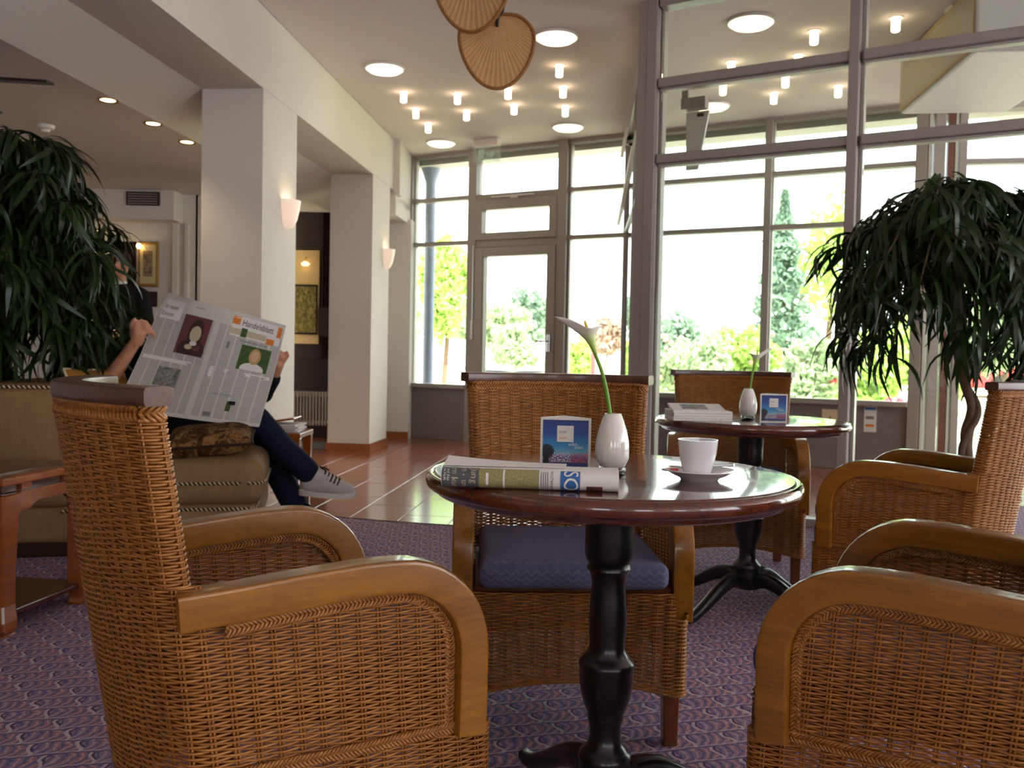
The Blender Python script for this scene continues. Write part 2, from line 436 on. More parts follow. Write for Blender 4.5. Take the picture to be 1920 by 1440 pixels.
# ------------------------------------------------------------------ mesh helpers
class MB:
    def __init__(s):
        s.v, s.f, s.uv = [], [], None
    def add(s, vs, fs):
        o = len(s.v)
        s.v += [tuple(map(float, p)) for p in vs]
        s.f += [tuple(i + o for i in f) for f in fs]
        return s
    def box(s, x0, x1, y0, y1, z0, z1, mat=None):
        vs = [(x, y, z) for z in (z0, z1) for y in (y0, y1) for x in (x0, x1)]
        if mat is not None:
            vs = [tuple(mat @ Vector(p)) for p in vs]
        return s.add(vs, [(0, 2, 3, 1), (4, 5, 7, 6), (0, 1, 5, 4), (2, 6, 7, 3), (0, 4, 6, 2), (1, 3, 7, 5)])
    def prism(s, pts, z0, z1):
        n = len(pts)
        vs = [(x, y, z0) for x, y in pts] + [(x, y, z1) for x, y in pts]
        fs = [tuple(range(n - 1, -1, -1)), tuple(range(n, 2 * n))] + [(i, (i + 1) % n, n + (i + 1) % n, n + i) for i in range(n)]
        return s.add(vs, fs)
    def frustum(s, c0, h0, c1, h1):
        vs = []
        for c, h in ((c0, h0), (c1, h1)):
            vs += [(c[0] + sx * h[0], c[1] + sy * h[1], c[2]) for sy in (-1, 1) for sx in (-1, 1)]
        return s.add(vs, [(0, 2, 3, 1), (4, 5, 7, 6), (0, 1, 5, 4), (2, 6, 7, 3), (0, 4, 6, 2), (1, 3, 7, 5)])
    def lathe(s, prof, n=32, c=(0, 0, 0), cap=True, a0=0, a1=2 * math.pi):
        full = abs(a1 - a0 - 2 * math.pi) < 1e-6
        k = n if full else n + 1
        vs = []
        for r, z in prof:
            for i in range(k):
                a = a0 + (a1 - a0) * i / n
                vs.append((c[0] + r * math.cos(a), c[1] + r * math.sin(a), c[2] + z))
        fs = []
        for j in range(len(prof) - 1):
            for i in range(n):
                i2 = (i + 1) % k if full else i + 1
                fs.append((j * k + i, j * k + i2, (j + 1) * k + i2, (j + 1) * k + i))
        if cap and full:
            fs.append(tuple(range(k - 1, -1, -1)))
            m = (len(prof) - 1) * k
            fs.append(tuple(range(m, m + k)))
        return s.add(vs, fs)
    def tube(s, pts, r, n=8, closed=False, cap=True):
        P = np.asarray(pts, float)
        m = len(P)
        rr = np.full(m, r, float) if np.isscalar(r) else np.asarray(r, float)
        if closed:
            T = np.roll(P, -1, 0) - np.roll(P, 1, 0)
        else:
            T = np.gradient(P, axis=0)
        T /= np.linalg.norm(T, axis=1)[:, None] + 1e-12
        up = np.array([0, 0, 1.]) if abs(T[0][2]) < .9 else np.array([1., 0, 0])
        N = np.zeros_like(P)
        a = np.cross(T[0], up); a /= np.linalg.norm(a)
        for i in range(m):
            a = a - T[i] * a.dot(T[i]); a /= np.linalg.norm(a) + 1e-12
            N[i] = a
        B = np.cross(T, N)
        th = np.arange(n) * 2 * math.pi / n
        ring = P[:, None] + rr[:, None, None] * (np.cos(th)[None, :, None] * N[:, None] + np.sin(th)[None, :, None] * B[:, None])
        vs = ring.reshape(-1, 3)
        fs = []
        for j in range(m if closed else m - 1):
            j2 = (j + 1) % m
            for i in range(n):
                fs.append((j * n + i, j * n + (i + 1) % n, j2 * n + (i + 1) % n, j2 * n + i))
        if cap and not closed:
            fs.append(tuple(range(n - 1, -1, -1)))
            fs.append(tuple(range((m - 1) * n, m * n)))
        return s.add(vs, fs)
    def sweep(s, pts, frames, prof, closed=False, cap=True):
        # pts (m,3); frames list of (side, up) vectors; prof list of (a,b)
        m, n = len(pts), len(prof)
        vs = []
        for p, (sd, up) in zip(pts, frames):
            p = Vector(p); sd = Vector(sd); up = Vector(up)
            for a, b in prof:
                vs.append(tuple(p + sd * a + up * b))
        fs = []
        for j in range(m if closed else m - 1):
            j2 = (j + 1) % m
            for i in range(n):
                fs.append((j * n + i, j * n + (i + 1) % n, j2 * n + (i + 1) % n, j2 * n + i))
        if cap and not closed:
            fs.append(tuple(range(n - 1, -1, -1)))
            fs.append(tuple(range((m - 1) * n, m * n)))
        return s.add(vs, fs)
    def grid(s, fn, nu, nv, thick=0, uvs=True):
        # fn(u,v)->(x,y,z); keeps uv of the front sheet
        vs, uv = [], []
        for j in range(nv + 1):
            for i in range(nu + 1):
                vs.append(fn(i / nu, j / nv)); uv.append((i / nu, j / nv))
        fs = [(j * (nu + 1) + i, j * (nu + 1) + i + 1, (j + 1) * (nu + 1) + i + 1, (j + 1) * (nu + 1) + i) for j in range(nv) for i in range(nu)]
        if s.uv is None:
            s.uv = {}
        o = len(s.v)
        for k, q in enumerate(uv):
            s.uv[o + k] = q
        return s.add(vs, fs)
    def build(s, name, mat, parent=None, smooth=35, bevel=0, seg=2, loc=None, kind=None, solid=0, wn=False):
        me = bpy.data.meshes.new(name)
        me.from_pydata(s.v, [], s.f)
        if s.uv is not None:
            lay = me.uv_layers.new(name='UVMap')
            for lp in me.loops:
                lay.data[lp.index].uv = s.uv.get(lp.vertex_index, (0, 0))
        if bevel or solid or True:
            bm = bmesh.new()
            bm.from_mesh(me)
            if solid:
                bmesh.ops.solidify(bm, geom=bm.faces[:], thickness=solid)
            if bevel:
                ed = [e for e in bm.edges if len(e.link_faces) == 2 and e.calc_face_angle(0) > R(30)]
                bmesh.ops.bevel(bm, geom=ed, offset=bevel, segments=seg, profile=.5, affect='EDGES', clamp_overlap=True)
            bmesh.ops.recalc_face_normals(bm, faces=bm.faces[:])
            bm.to_mesh(me)
            bm.free()
        if smooth:
            me.polygons.foreach_set('use_smooth', [True] * len(me.polygons))
            if smooth < 180:
                me.set_sharp_from_angle(angle=R(smooth))
        me.materials.append(M[mat] if isinstance(mat, str) else mat)
        o = bpy.data.objects.new(name, me)
        COL.objects.link(o)
        if parent is not None:
            o.parent = parent
        if loc is not None:
            o.location = loc
        if kind:
            o['kind'] = kind
        if wn:
            o.modifiers.new('weighted', 'WEIGHTED_NORMAL').keep_sharp = True
        return o

def raw_mesh(name, verts, quads, mat, parent=None, kind=None):
    # fast path for big numpy meshes: verts (n,3), quads (m,4)
    me = bpy.data.meshes.new(name)
    nv, nf = len(verts), len(quads)
    me.vertices.add(nv)
    me.vertices.foreach_set('co', np.asarray(verts, np.float32).ravel())
    me.loops.add(nf * 4)
    me.loops.foreach_set('vertex_index', np.asarray(quads, np.int32).ravel())
    me.polygons.add(nf)
    me.polygons.foreach_set('loop_start', np.arange(0, nf * 4, 4, dtype=np.int32))
    me.polygons.foreach_set('loop_total', np.full(nf, 4, np.int32))
    me.polygons.foreach_set('use_smooth', np.ones(nf, bool))
    me.update(calc_edges=True)
    me.materials.append(M[mat])
    o = bpy.data.objects.new(name, me)
    COL.objects.link(o)
    if parent is not None:
        o.parent = parent
    if kind:
        o['kind'] = kind
    return o

def tag(o, label, cat, group=None):
    o['label'] = label
    o['category'] = cat
    if group:
        o['group'] = group
    return o

def thing(name, label, cat, loc=(0, 0, 0), rotz=0, group=None):
    o = bpy.data.objects.new(name, None)
    o.empty_display_size = .1
    COL.objects.link(o)
    o.location = loc
    o.rotation_euler = (0, 0, rotz)
    return tag(o, label, cat, group)

def struct(o):
    o['kind'] = 'structure'
    return o

def kids(o):
    return [c for c in COL.objects if c.parent == o]

def dup(root, loc, rotz, label, group=None):
    ch = root['_kids'] if False else None
    r = root.copy()
    COL.objects.link(r)
    r.location = loc
    r.rotation_euler = (0, 0, rotz)
    r['label'] = label
    if group:
        r['group'] = group
    for c in list(root.children):
        d = c.copy(); COL.objects.link(d); d.parent = r
        for g in list(c.children):
            e = g.copy(); COL.objects.link(e); e.parent = d
    return r

def rrect(w, h, r, n=3):
    pts = []
    for cx, cy, a0 in ((w / 2 - r, h / 2 - r, 0), (-w / 2 + r, h / 2 - r, 90), (-w / 2 + r, -h / 2 + r, 180), (w / 2 - r, -h / 2 + r, 270)):
        for i in range(n + 1):
            a = R(a0 + 90 * i / n)
            pts.append((cx + r * math.cos(a), cy + r * math.sin(a)))
    return pts

def yaw_of(fx, fy):
    # rotation so that local +y points along (fx, fy)
    return math.atan2(-fx, fy)

def bake(obj):
    dg = bpy.context.evaluated_depsgraph_get()
    me = bpy.data.meshes.new_from_object(obj.evaluated_get(dg))
    return me

def capsule(mb, p0, r0, p1, r1, n=14, rings=5):
    p0, p1 = Vector(p0), Vector(p1)
    d = p1 - p0
    L = max(d.length, 1e-5)
    q = d.normalized().to_track_quat('Z', 'Y').to_matrix()
    prof = []
    for i in range(rings + 1):
        a = -math.pi / 2 + math.pi / 2 * i / rings
        prof.append((max(1e-4, r0 * math.cos(a)), r0 * math.sin(a)))
    for i in range(rings + 1):
        a = math.pi / 2 * i / rings
        prof.append((max(1e-4, r1 * math.cos(a)), L + r1 * math.sin(a)))
    k0 = len(mb.v)
    mb.lathe(prof, n)
    for i in range(k0, len(mb.v)):
        mb.v[i] = tuple(p0 + q @ Vector(mb.v[i]))

def ellipsoid(mb, c, r, rot=None, n=16, rings=10):
    k0 = len(mb.v)
    prof = [(max(1e-4, math.sin(math.pi * i / rings)), -math.cos(math.pi * i / rings)) for i in range(rings + 1)]
    mb.lathe(prof, n)
    for i in range(k0, len(mb.v)):
        p = Vector(mb.v[i]); p = Vector((p.x * r[0], p.y * r[1], p.z * r[2]))
        if rot is not None:
            p = rot @ p
        mb.v[i] = tuple(Vector(c) + p)

def blob(name, mb, mat, parent=None, voxel=.008, it=6):
    # union of capsules and ellipsoids grown into one continuous surface
    me = bpy.data.meshes.new('tmp')
    me.from_pydata(mb.v, [], mb.f)
    o = bpy.data.objects.new('tmp', me)
    COL.objects.link(o)
    m = o.modifiers.new('r', 'REMESH'); m.mode = 'VOXEL'; m.voxel_size = voxel; m.use_smooth_shade = True
    m = o.modifiers.new('s', 'SMOOTH'); m.factor = .5; m.iterations = it
    res = bake(o)
    bpy.data.objects.remove(o)
    res.name = name
    res.materials.clear()
    res.materials.append(M[mat])
    res.polygons.foreach_set('use_smooth', [True] * len(res.polygons))
    b = bpy.data.objects.new(name, res)
    COL.objects.link(b)
    if parent is not None:
        b.parent = parent
    return b

def text_points(body, size, sx=1.0, shear=0):
    cu = bpy.data.curves.new('t', 'FONT')
    cu.body = body; cu.size = size; cu.shear = shear; cu.resolution_u = 3
    o = bpy.data.objects.new('t', cu)
    COL.objects.link(o)
    me = bake(o)
    bpy.data.objects.remove(o)
    vs = [(v.co.x * sx, v.co.y) for v in me.vertices]
    fs = [tuple(p.vertices) for p in me.polygons]
    bpy.data.meshes.remove(me)
    return vs, fs

def text_on(name, body, size, S, u0, v0, du, dv, mat, parent, sx=1.0, lift=.0012):
    # lettering laid on a surface S(u,v)->(p,n); du,dv metres per unit of u and v
    vs, fs = text_points(body, size, sx)
    mb = MB()
    out = []
    for x, y in vs:
        p, n = S(u0 + x / du, v0 + y / dv)
        out.append(tuple(Vector(p) + Vector(n) * lift))
    mb.add(out, fs)
    o = mb.build(name, mat, parent, smooth=0)
    return o

def patch_on(name, S, u0, u1, v0, v1, mat, parent, nu=4, nv=4, lift=.0008):
    mb = MB()
    def fn(a, b):
        p, n = S(u0 + (u1 - u0) * a, v0 + (v1 - v0) * b)
        return tuple(Vector(p) + Vector(n) * lift)
    mb.grid(fn, nu, nv)
    return mb.build(name, mat, parent, smooth=60)
# ------------------------------------------------------------------ the room
# hall wall line (pillars) runs along WU; facade line runs along FU
WU = Vector((.1044, .9945))
WN = Vector((.9945, -.1044))          # towards the hall
W0 = Vector((-1.621, 5.767))
FU = Vector((.8812, -.4728))
FN = Vector((.4728, .8812))           # outwards
FA = Vector((-1.15, 10.0))
PU = Vector((.867, -.499))
PN = Vector((.499, .867))
PA = Vector((.76, 5.60))
ZC = 3.12

def mat2(origin, ux, z=0):
    uy = Vector((-ux[1], ux[0]))
    return Matrix(((ux[0], uy[0], 0, origin[0]), (ux[1], uy[1], 0, origin[1]), (0, 0, 1, z), (0, 0, 0, 1)))

# floors
mb = MB(); mb.box(-8, 9, -5, 10.6, -.20, -.006)
floor = struct(mb.build('floor', 'grout', smooth=0))
# carpet with a curved edge
edge = [(x, 4.80 + .13 * (x - .4) ** 2) for x in np.linspace(-2.2, 3.4, 40)]
pts = [(-7.9, -4.9), (8.9, -4.9), (8.9, 4.6), (5.0, 4.9), (3.8, 5.6)] + edge[::-1] + [(-2.22, 8.80), (-7.9, 8.80)]
mb = MB(); mb.prism(pts, -.006, .004)
carpet = struct(mb.build('floor_carpet', 'carpet', smooth=0))
mb = MB(); mb.tube([(x, y, .004) for x, y in edge], .005, 6)
mb.build('edge_strip', 'vent_dark', carpet)

# terracotta tiles, one by one where they can be told apart
tl, tw, gap = .60, .29, .006
mbt = MB(); mbt.box(0, tw - gap, 0, tl - gap, -.012, 0)
proto = mbt.build('tile', 'tile', floor, smooth=0, bevel=.0015, seg=1)
tmesh = proto.data
bpy.data.objects.remove(proto)
TM = mat2((-1.753, 5.30), (WN.x, WN.y))
far = MB(); cnt = 0
for i in range(-8, 22):
    for j in range(-2, 9):
        off = (i % 2) * tl / 2
        lx, ly = i * tw, j * tl + off
        c = TM @ Vector((lx + tw / 2, ly + tl / 2, 0))
        fd = (Vector((c.x, c.y)) - FA).dot(FN)
        pd = (Vector((c.x, c.y)) - PA).dot(PN)
        edgey = 4.80 + .13 * (c.x - .4) ** 2
        if fd > .25 or c.y < edgey - .45:
            continue
        vis = (c.x > -2.0 and c.y < 9.9 and c.x < .9)
        if vis and cnt < 300:
            o = bpy.data.objects.new('tile', tmesh); COL.objects.link(o); o.parent = floor
            o.matrix_world = TM @ Matrix.Translation((lx, ly, 0)); cnt += 1
        else:
            far.box(lx, lx + tw - gap, ly, ly + tl - gap, -.012, 0, TM)
far.build('tile_field', 'tile', floor, smooth=0, kind='stuff')

# ceilings: the bright hall, and the lower lounge at the left
mb = MB(); mb.prism([(-1.2 - .105 * 5.767 - .0, -5), (9, -5), (9, 9.5), (3.3, 7.75), (-1.14, 10.15), (-1.13, 10.4), (-1.78, 4.2), (-2.76, -5)], ZC, ZC + .12)
ceiling = struct(mb.build('ceiling', 'ceiling', smooth=0))

def wall_box(name, s0, s1, t0, t1, z0, z1, mat='plaster', parent=None, bevel=0):
    # s along the hall wall, t away from the hall (positive = into the lounge)
    m = Matrix(((WU.x, -WN.x, 0, W0.x), (WU.y, -WN.y, 0, W0.y), (0, 0, 1, 0), (0, 0, 0, 1)))
    b = MB(); b.box(s0, s1, t0, t1, z0, z1, m)
    return b.build(name, mat, parent, smooth=0, bevel=bevel)
struct(wall_box('wall_beam', -11, 3.52, 0, .41, 2.61, ZC + .12))
p1 = struct(wall_box('wall_pillar', 0, .63, 0, .41, 0, 2.61, bevel=.004))
p2 = struct(wall_box('wall_pillar', 2.70, 3.36, 0, .41, 0, 2.61, bevel=.004))
for p, a, b in ((p1, 0, .63), (p2, 2.70, 3.36)):
    wall_box('baseboard', a - .012, b + .012, -.012, .422, 0, .075, 'base', p)
# stub wall and low beam between the last pillar and the window wall
struct(wall_box('wall_end', 4.10, 4.35, -.06, 1.2, 0, 2.4))
bb = struct(wall_box('baseboard_end', 4.085, 4.10, -.06, 1.2, 0, .075, 'base'))
struct(wall_box('wall_end_beam', 3.52, 4.5, -.02, .45, 2.36, 2.56))
struct(wall_box('wall_end_upright', 3.52, 3.62, -.06, .0, 2.56, ZC))
struct(wall_box('wall_end_top', 3.6, 4.5, -.02, .45, 2.5, ZC + .05))
# lounge: sloping cove between beam and lower ceiling, lower ceiling, bulkhead, back walls
m = Matrix(((WU.x, -WN.x, 0, W0.x), (WU.y, -WN.y, 0, W0.y), (0, 0, 1, 0), (0, 0, 0, 1)))
b = MB()
vs = [m @ Vector(p) for p in ((-11, .41, 2.61), (4.4, .41, 2.61), (4.4, .80, 2.45), (-11, .80, 2.45), (-11, .41, 2.75), (4.4, .41, 2.75), (4.4, .80, 2.75), (-11, .80, 2.75))]
b.add([tuple(v) for v in vs], [(0, 1, 2, 3), (7, 6, 5, 4), (0, 4, 5, 1), (1, 5, 6, 2), (2, 6, 7, 3), (3, 7, 4, 0)])
struct(b.build('ceiling_cove', 'plaster', smooth=0))
struct(wall_box('ceiling_lounge', -11, 4.4, .80, 7.0, 2.45, 2.75, 'plaster'))
mb = MB(); mb.box(-8, -2.95, 8.85, 9.0, 0, 2.46)
wl = struct(mb.build('wall_lounge', 'plaster', smooth=0))
mb = MB(); mb.box(-8, -3.27, 8.62, 8.86, 2.17, 2.46)
bulk = struct(mb.build('wall_bulkhead', 'plaster', smooth=0))
mb = MB(); mb.box(-3.72, -3.40, 8.606, 8.622, 2.30, 2.43)
mb2 = mb.build('vent_frame', 'vent_dark', bulk, smooth=0)
for k in range(5):
    v = MB(); v.box(-3.70, -3.42, 8.596, 8.608, 2.312 + k * .023, 2.320 + k * .023); v.build('vent_slat', 'steel', bulk, smooth=0)
mb = MB(); mb.box(-3.12, -2.5, 9.25, 9.4, 0, 2.46)
struct(mb.build('wall_lounge_recess', 'plaster', smooth=0))
mb = MB(); mb.box(-3.14, -3.12, 8.85, 9.3, 0, 2.46)
struct(mb.build('wall_lounge_return', 'plaster', smooth=0))
for i, (a, c) in enumerate(((-3.36, -3.30), (-3.24, -3.20))):
    mb = MB(); mb.box(a, c, 8.82, 8.86, 0, 2.17); struct(mb.build('trim_%d' % (i + 1), 'plaster', smooth=0, bevel=.004))
# doorway at the lounge back: dark panel coloured as the unlit room behind
mb = MB(); mb.box(-4.5, -3.72, 8.835, 8.852, 0, 1.98); struct(mb.build('door_1', 'curtain_and_doorway', smooth=0))
# dark panelled wall between the pillars, with niche and painting
mb = MB(); mb.box(-2.62, -1.72, 9.78, 9.9, 0, 2.46)
dw = struct(mb.build('wall_panelled', 'dark_panel', smooth=0))
for k in range(9):
    v = MB(); x = -2.07 + k * .016; v.tube([(x, 9.745 + .006 * (k % 2), 2.44), (x, 9.745 + .006 * (k % 2), .86)], .009, 8)
    v.build('curtain_fold', 'curtain_and_doorway', dw)
v = MB(); v.box(-2.6, -2.115, 9.74, 9.785, 1.02, 2.03); v.build('niche_wall', 'niche', dw, smooth=0)
v = MB(); v.box(-2.10, -1.95, 9.70, 9.76, 1.10, 1.42); v.build('wall_box', 'dark_panel', dw, smooth=0)
v = MB(); v.box(-2.62, -1.75, 9.70, 9.79, 0.0, .84); v.build('dado', 'dark_panel', dw, smooth=0)
pa = thing('landscape_painting', 'woodland landscape painting in a thin dark frame between the white pillars', 'painting', (0, 0, 0))
v = MB(); v.box(-2.55, -2.125, 9.728, 9.742, 1.12, 1.66); v.build('frame', 'iron', pa, smooth=0)
v = MB(); v.box(-2.53, -2.140, 9.722, 9.729, 1.14, 1.64); v.build('canvas', 'paint_tree', pa, smooth=0)
pl = thing('picture_lamp', 'small warm lamp above the woodland painting between the pillars', 'lamp', (0, 0, 0))
v = MB(); v.lathe([(.035, 0), (.045, .02), (.01, .045)], 16, (-2.25, 9.68, 1.86)); v.build('shade', 'dim_lamp', pl)
v = MB(); v.tube([(-2.25, 9.68, 1.9), (-2.25, 9.70, 1.95), (-2.25, 9.745, 1.96)], .006, 6); v.build('arm', 'gold', pl)
# radiator: a row of upright tubes
ra = thing('column_radiator', 'pale column radiator standing low between the two white pillars', 'radiator', (0, 0, 0))
for k in range(15):
    v = MB(); x = -2.38 + k * .033; v.box(x, x + .016, 9.50, 9.58, .15, .51); v.build('fin', 'radiator', ra, smooth=0, bevel=.003, seg=1)
v = MB(); v.box(-2.40, -1.87, 9.52, 9.56, .17, .20); v.build('bottom_pipe', 'radiator', ra, smooth=0)
v = MB(); v.box(-2.40, -1.87, 9.52, 9.56, .46, .49); v.build('top_pipe', 'radiator', ra, smooth=0)
for x in (-2.36, -1.92):
    v = MB(); v.box(x, x + .02, 9.53, 9.55, -.006, .17); v.build('foot', 'radiator', ra, smooth=0)
fg = thing('floor_grille', 'metal floor grille set in the tiles beside the second pillar', 'grille', (0, 0, 0))
v = MB(); v.box(-2.18, -1.72, 8.55, 9.2, .0, .004); v.build('tray', 'vent_dark', fg, smooth=0)
for k in range(14):
    v = MB(); x = -2.17 + k * .033; v.box(x, x + .016, 8.56, 9.19, .004, .012); v.build('bar', 'steel', fg, smooth=0)

# ------------------------------------------------------------------ window wall (facade)
def fm(s, n=0, z=0):
    p = FA + FU * s + FN * n
    return (p.x, p.y, z)
FMAT = Matrix(((FU.x, FN.x, 0, FA.x), (FU.y, FN.y, 0, FA.y), (0, 0, 1, 0), (0, 0, 0, 1)))
def fbox(name, s0, s1, n0, n1, z0, z1, mat='frame', parent=None, bevel=.003):
    b = MB(); b.box(s0, s1, n0, n1, z0, z1, FMAT)
    return b.build(name, mat, parent, smooth=0, bevel=bevel, seg=1)
SILL, T1, T2 = .61, 2.14, 2.62
def pane(s0, s1, z0, z1, parent):
    return fbox('pane', s0, s1, .035, .043, z0, z1, 'glass', parent, 0)
def window(idx, s0, s1, rails=(T1, T2), lower=True):
    w = struct(bpy.data.objects.new('window_%d' % idx, None)); COL.objects.link(w)
    fbox('mullion', s0 - .032, s0 + .032, -.03, .10, 0, ZC, 'frame', w)
    fbox('mullion_edge', s0 + .032, s0 + .042, .02, .09, SILL, ZC, 'frame_edge', w, 0)
    zz = [SILL] + list(rails) + [ZC - .02]
    for z in zz[1:-1]:
        fbox('transom', s0 + .032, s1 - .032, -.01, .09, z - .022, z + .022, 'frame', w)
    fbox('head_rail', s0 + .03, s1 - .03, -.01, .09, ZC - .035, ZC + .01, 'frame', w)
    fbox('sill', s0 + .03, s1 - .03, -.05, .10, SILL - .045, SILL, 'frame', w)
    for a, c in zip(zz[:-1], zz[1:]):
        pane(s0 + .03, s1 - .03, a + .015, c - .015, w)
    if lower:
        fbox('spandrel_panel', s0 + .03, s1 - .03, .0, .06, .0, SILL - .04, 'panel', w)
    return w
window(1, -.01, .775)
window(2, 1.87, 2.55)
window(3, 2.55, 3.895)
window(4, 3.895, 5.14)
w = struct(bpy.data.objects.new('window_5', None)); COL.objects.link(w)
fbox('mullion', 5.11, 5.20, -.03, .10, 0, ZC, 'frame', w)
# garden door with its fanlight
d = struct(bpy.data.objects.new('door_2', None)); COL.objects.link(d)
fbox('jamb', .745, .845, -.035, .10, 0, ZC, 'frame', d)
fbox('jamb', 1.80, 1.905, -.035, .10, 0, ZC, 'frame', d)
fbox('jamb_edge', 1.905, 1.925, .02, .09, SILL, ZC, 'frame_edge', d, 0)
fbox('head_rail', .84, 1.80, -.01, .09, ZC - .035, ZC + .01, 'frame', d)
fbox('transom', .84, 1.80, -.02, .09, 2.575, 2.635, 'frame', d)
fbox('transom', .84, 1.80, -.02, .09, 2.075, 2.15, 'frame', d)
pane(.84, 1.80, 2.635, ZC - .03, d)
fl = fbox('fanlight_stile', .845, .925, -.045, .06, 2.15, 2.575, 'frame', d)
fbox('fanlight_stile', 1.715, 1.80, -.045, .06, 2.15, 2.575, 'frame', d)
fbox('fanlight_rail', .925, 1.715, -.045, .06, 2.15, 2.225, 'frame', d)
fbox('fanlight_rail', .925, 1.715, -.045, .06, 2.465, 2.575, 'frame', d)
pane(.92, 1.72, 2.22, 2.47, d)
lf = fbox('door_stile', .85, .945, -.05, .06, .01, 2.07, 'frame', d)
fbox('door_stile', 1.705, 1.795, -.05, .06, .01, 2.07, 'frame', d)
fbox('door_rail', .945, 1.705, -.05, .06, 1.975, 2.07, 'frame', d)
fbox('door_rail', .945, 1.705, -.05, .06, .01, .16, 'frame', d)
fbox('glass_edge', 1.695, 1.706, -.03, .05, .16, 1.975, 'frame_edge', d, 0)
fbox('glass_edge', .944, .955, -.03, .05, .16, 1.975, 'frame_edge', d, 0)
pane(.94, 1.71, .15, 1.98, d)
h = MB(); h.box(1.73, 1.76, -.066, -.05, .98, 1.16, FMAT); h = h.build('handle_plate', 'chrome', d, smooth=0, bevel=.004)
v = MB(); v.tube([fm(1.745, -.06, 1.09), fm(1.745, -.10, 1.09), fm(1.72, -.108, 1.09), fm(1.62, -.108, 1.088)], .009, 8); v.build('door_handle', 'chrome', d)
v = MB(); v.lathe([(.011, 0), (.011, .012)], 12); 
fbox('closer', 1.05, 1.55, -.07, -.045, 2.585, 2.60, 'white', d)
fbox('closer', 1.28, 1.36, -.075, -.045, 2.565, 2.59, 'white', d)
fbox('hinge', .815, .84, -.06, -.03, 1.10, 1.30, 'white', d)
v = MB(); v.tube([fm(.827, -.045, 1.3), fm(.827, -.045, 2.1)], .008, 8); v.build('hinge_rod', 'steel', d)
# second window run to the right of the facade
B0 = FA + FU * 5.2
B1 = Vector((6.2, 7.0))
bu = (B1 - B0).normalized()
BM = Matrix(((bu.x, -bu.y, 0, B0.x), (bu.y, bu.x, 0, B0.y), (0, 0, 1, 0), (0, 0, 0, 1)))
def bbox(name, s0, s1, n0, n1, z0, z1, mat='frame', parent=None):
    b = MB(); b.box(s0, s1, n0, n1, z0, z1, BM); return b.build(name, mat, parent, smooth=0, bevel=.003 if mat != 'glass' else 0, seg=1)
w = struct(bpy.data.objects.new('window_6', None)); COL.objects.link(w)
for s0, s1, mt in ((0, .03, 'frame_edge'), (.05, .13, 'frame'), (.15, .20, 'leg'), (.205, .225, 'frame_edge'), (.24, .30, 'frame'), (1.55, 1.63, 'frame')):
    bbox('mullion', s0, s1, -.03, .09, 0, ZC, mt, w)
for z in (T1 + .0, T2):
    bbox('transom', .3, 1.55, -.01, .08, z - .022, z + .022, 'frame', w)
bbox('pane', .3, 1.55, .03, .038, .05, ZC - .03, 'glass', w)
bbox('head_rail', 0, 2.6, -.01, .09, ZC - .04, ZC + .01, 'frame', w)
bbox('pane', 1.63, 2.55, .03, .038, .05, ZC - .03, 'glass', w)
bbox('bottom_rail', .3, 2.6, -.02, .08, 0, .06, 'frame', w)

# ------------------------------------------------------------------ glazed inner partition
PMAT = Matrix(((PU.x, PN.x, 0, PA.x), (PU.y, PN.y, 0, PA.y), (0, 0, 1, 0), (0, 0, 0, 1)))
def pbox(name, s0, s1, n0, n1, z0, z1, mat='frame', parent=None):
    b = MB(); b.box(s0, s1, n0, n1, z0, z1, PMAT); return b.build(name, mat, parent, smooth=0, bevel=.003 if mat != 'glass' else 0, seg=1)
w = struct(bpy.data.objects.new('window_7', None)); COL.objects.link(w)
pbox('corner_post', -.005, .115, -.045, .10, 0, ZC, 'frame', w)
pbox('post_groove', .052, .058, -.048, -.04, 0, ZC, 'panel', w)
pbox('post_edge', .115, .135, .03, .10, 0, ZC, 'frame_edge', w)
posts = [1.262, 2.40, 3.54, 4.68]
for q in posts:
    pbox('mullion', q - .033, q + .02, -.045, .10, 0, ZC, 'frame', w)
    pbox('mullion_edge', q + .02, q + .042, .03, .10, 0, ZC, 'frame_edge', w)
lo = .115
for q in posts:
    for z in (2.155, 2.615):
        pbox('transom', lo + .01, q - .033, -.035, .05, z - .027, z + .027, 'frame', w)
        pbox('transom_edge', lo + .01, q - .033, .0, .06, z - .042, z - .027, 'frame_edge', w)
    pbox('head_rail', lo + .01, q - .033, -.04, .06, ZC - .05, ZC + .01, 'frame', w)
    pbox('bottom_rail', lo + .01, q - .033, -.03, .05, 0, .05, 'frame', w)
    for a, c in ((.05, 2.13), (2.18, 2.59), (2.64, ZC - .04)):
        pbox('pane', lo + .02, q - .03, .004, .012, a, c, 'glass', w)
    lo = q + .03
# return wall from the corner post back to the facade
RA = PA + PU * .03 + PN * .10
RB = FA + FU * 2.55 - FN * .03
ru = (RB - RA); RL = ru.length; ru.normalize()
RM = Matrix(((ru.x, -ru.y, 0, RA.x), (ru.y, ru.x, 0, RA.y), (0, 0, 1, 0), (0, 0, 0, 1)))
def rbox(name, s0, s1, n0, n1, z0, z1, mat='frame', parent=None):
    b = MB(); b.box(s0, s1, n0, n1, z0, z1, RM); return b.build(name, mat, parent, smooth=0, bevel=.003 if mat != 'glass' else 0, seg=1)
w = struct(bpy.data.objects.new('window_8', None)); COL.objects.link(w)
rbox('mullion', RL * .5, RL * .5 + .05, -.025, .025, 0, ZC, 'frame', w)
rbox('mullion', RL - .06, RL, -.03, .03, 0, ZC, 'frame', w)
for z in (2.155, 2.615, ZC - .03, .03):
    rbox('transom', 0, RL, -.02, .02, z - .02, z + .02, 'frame', w)
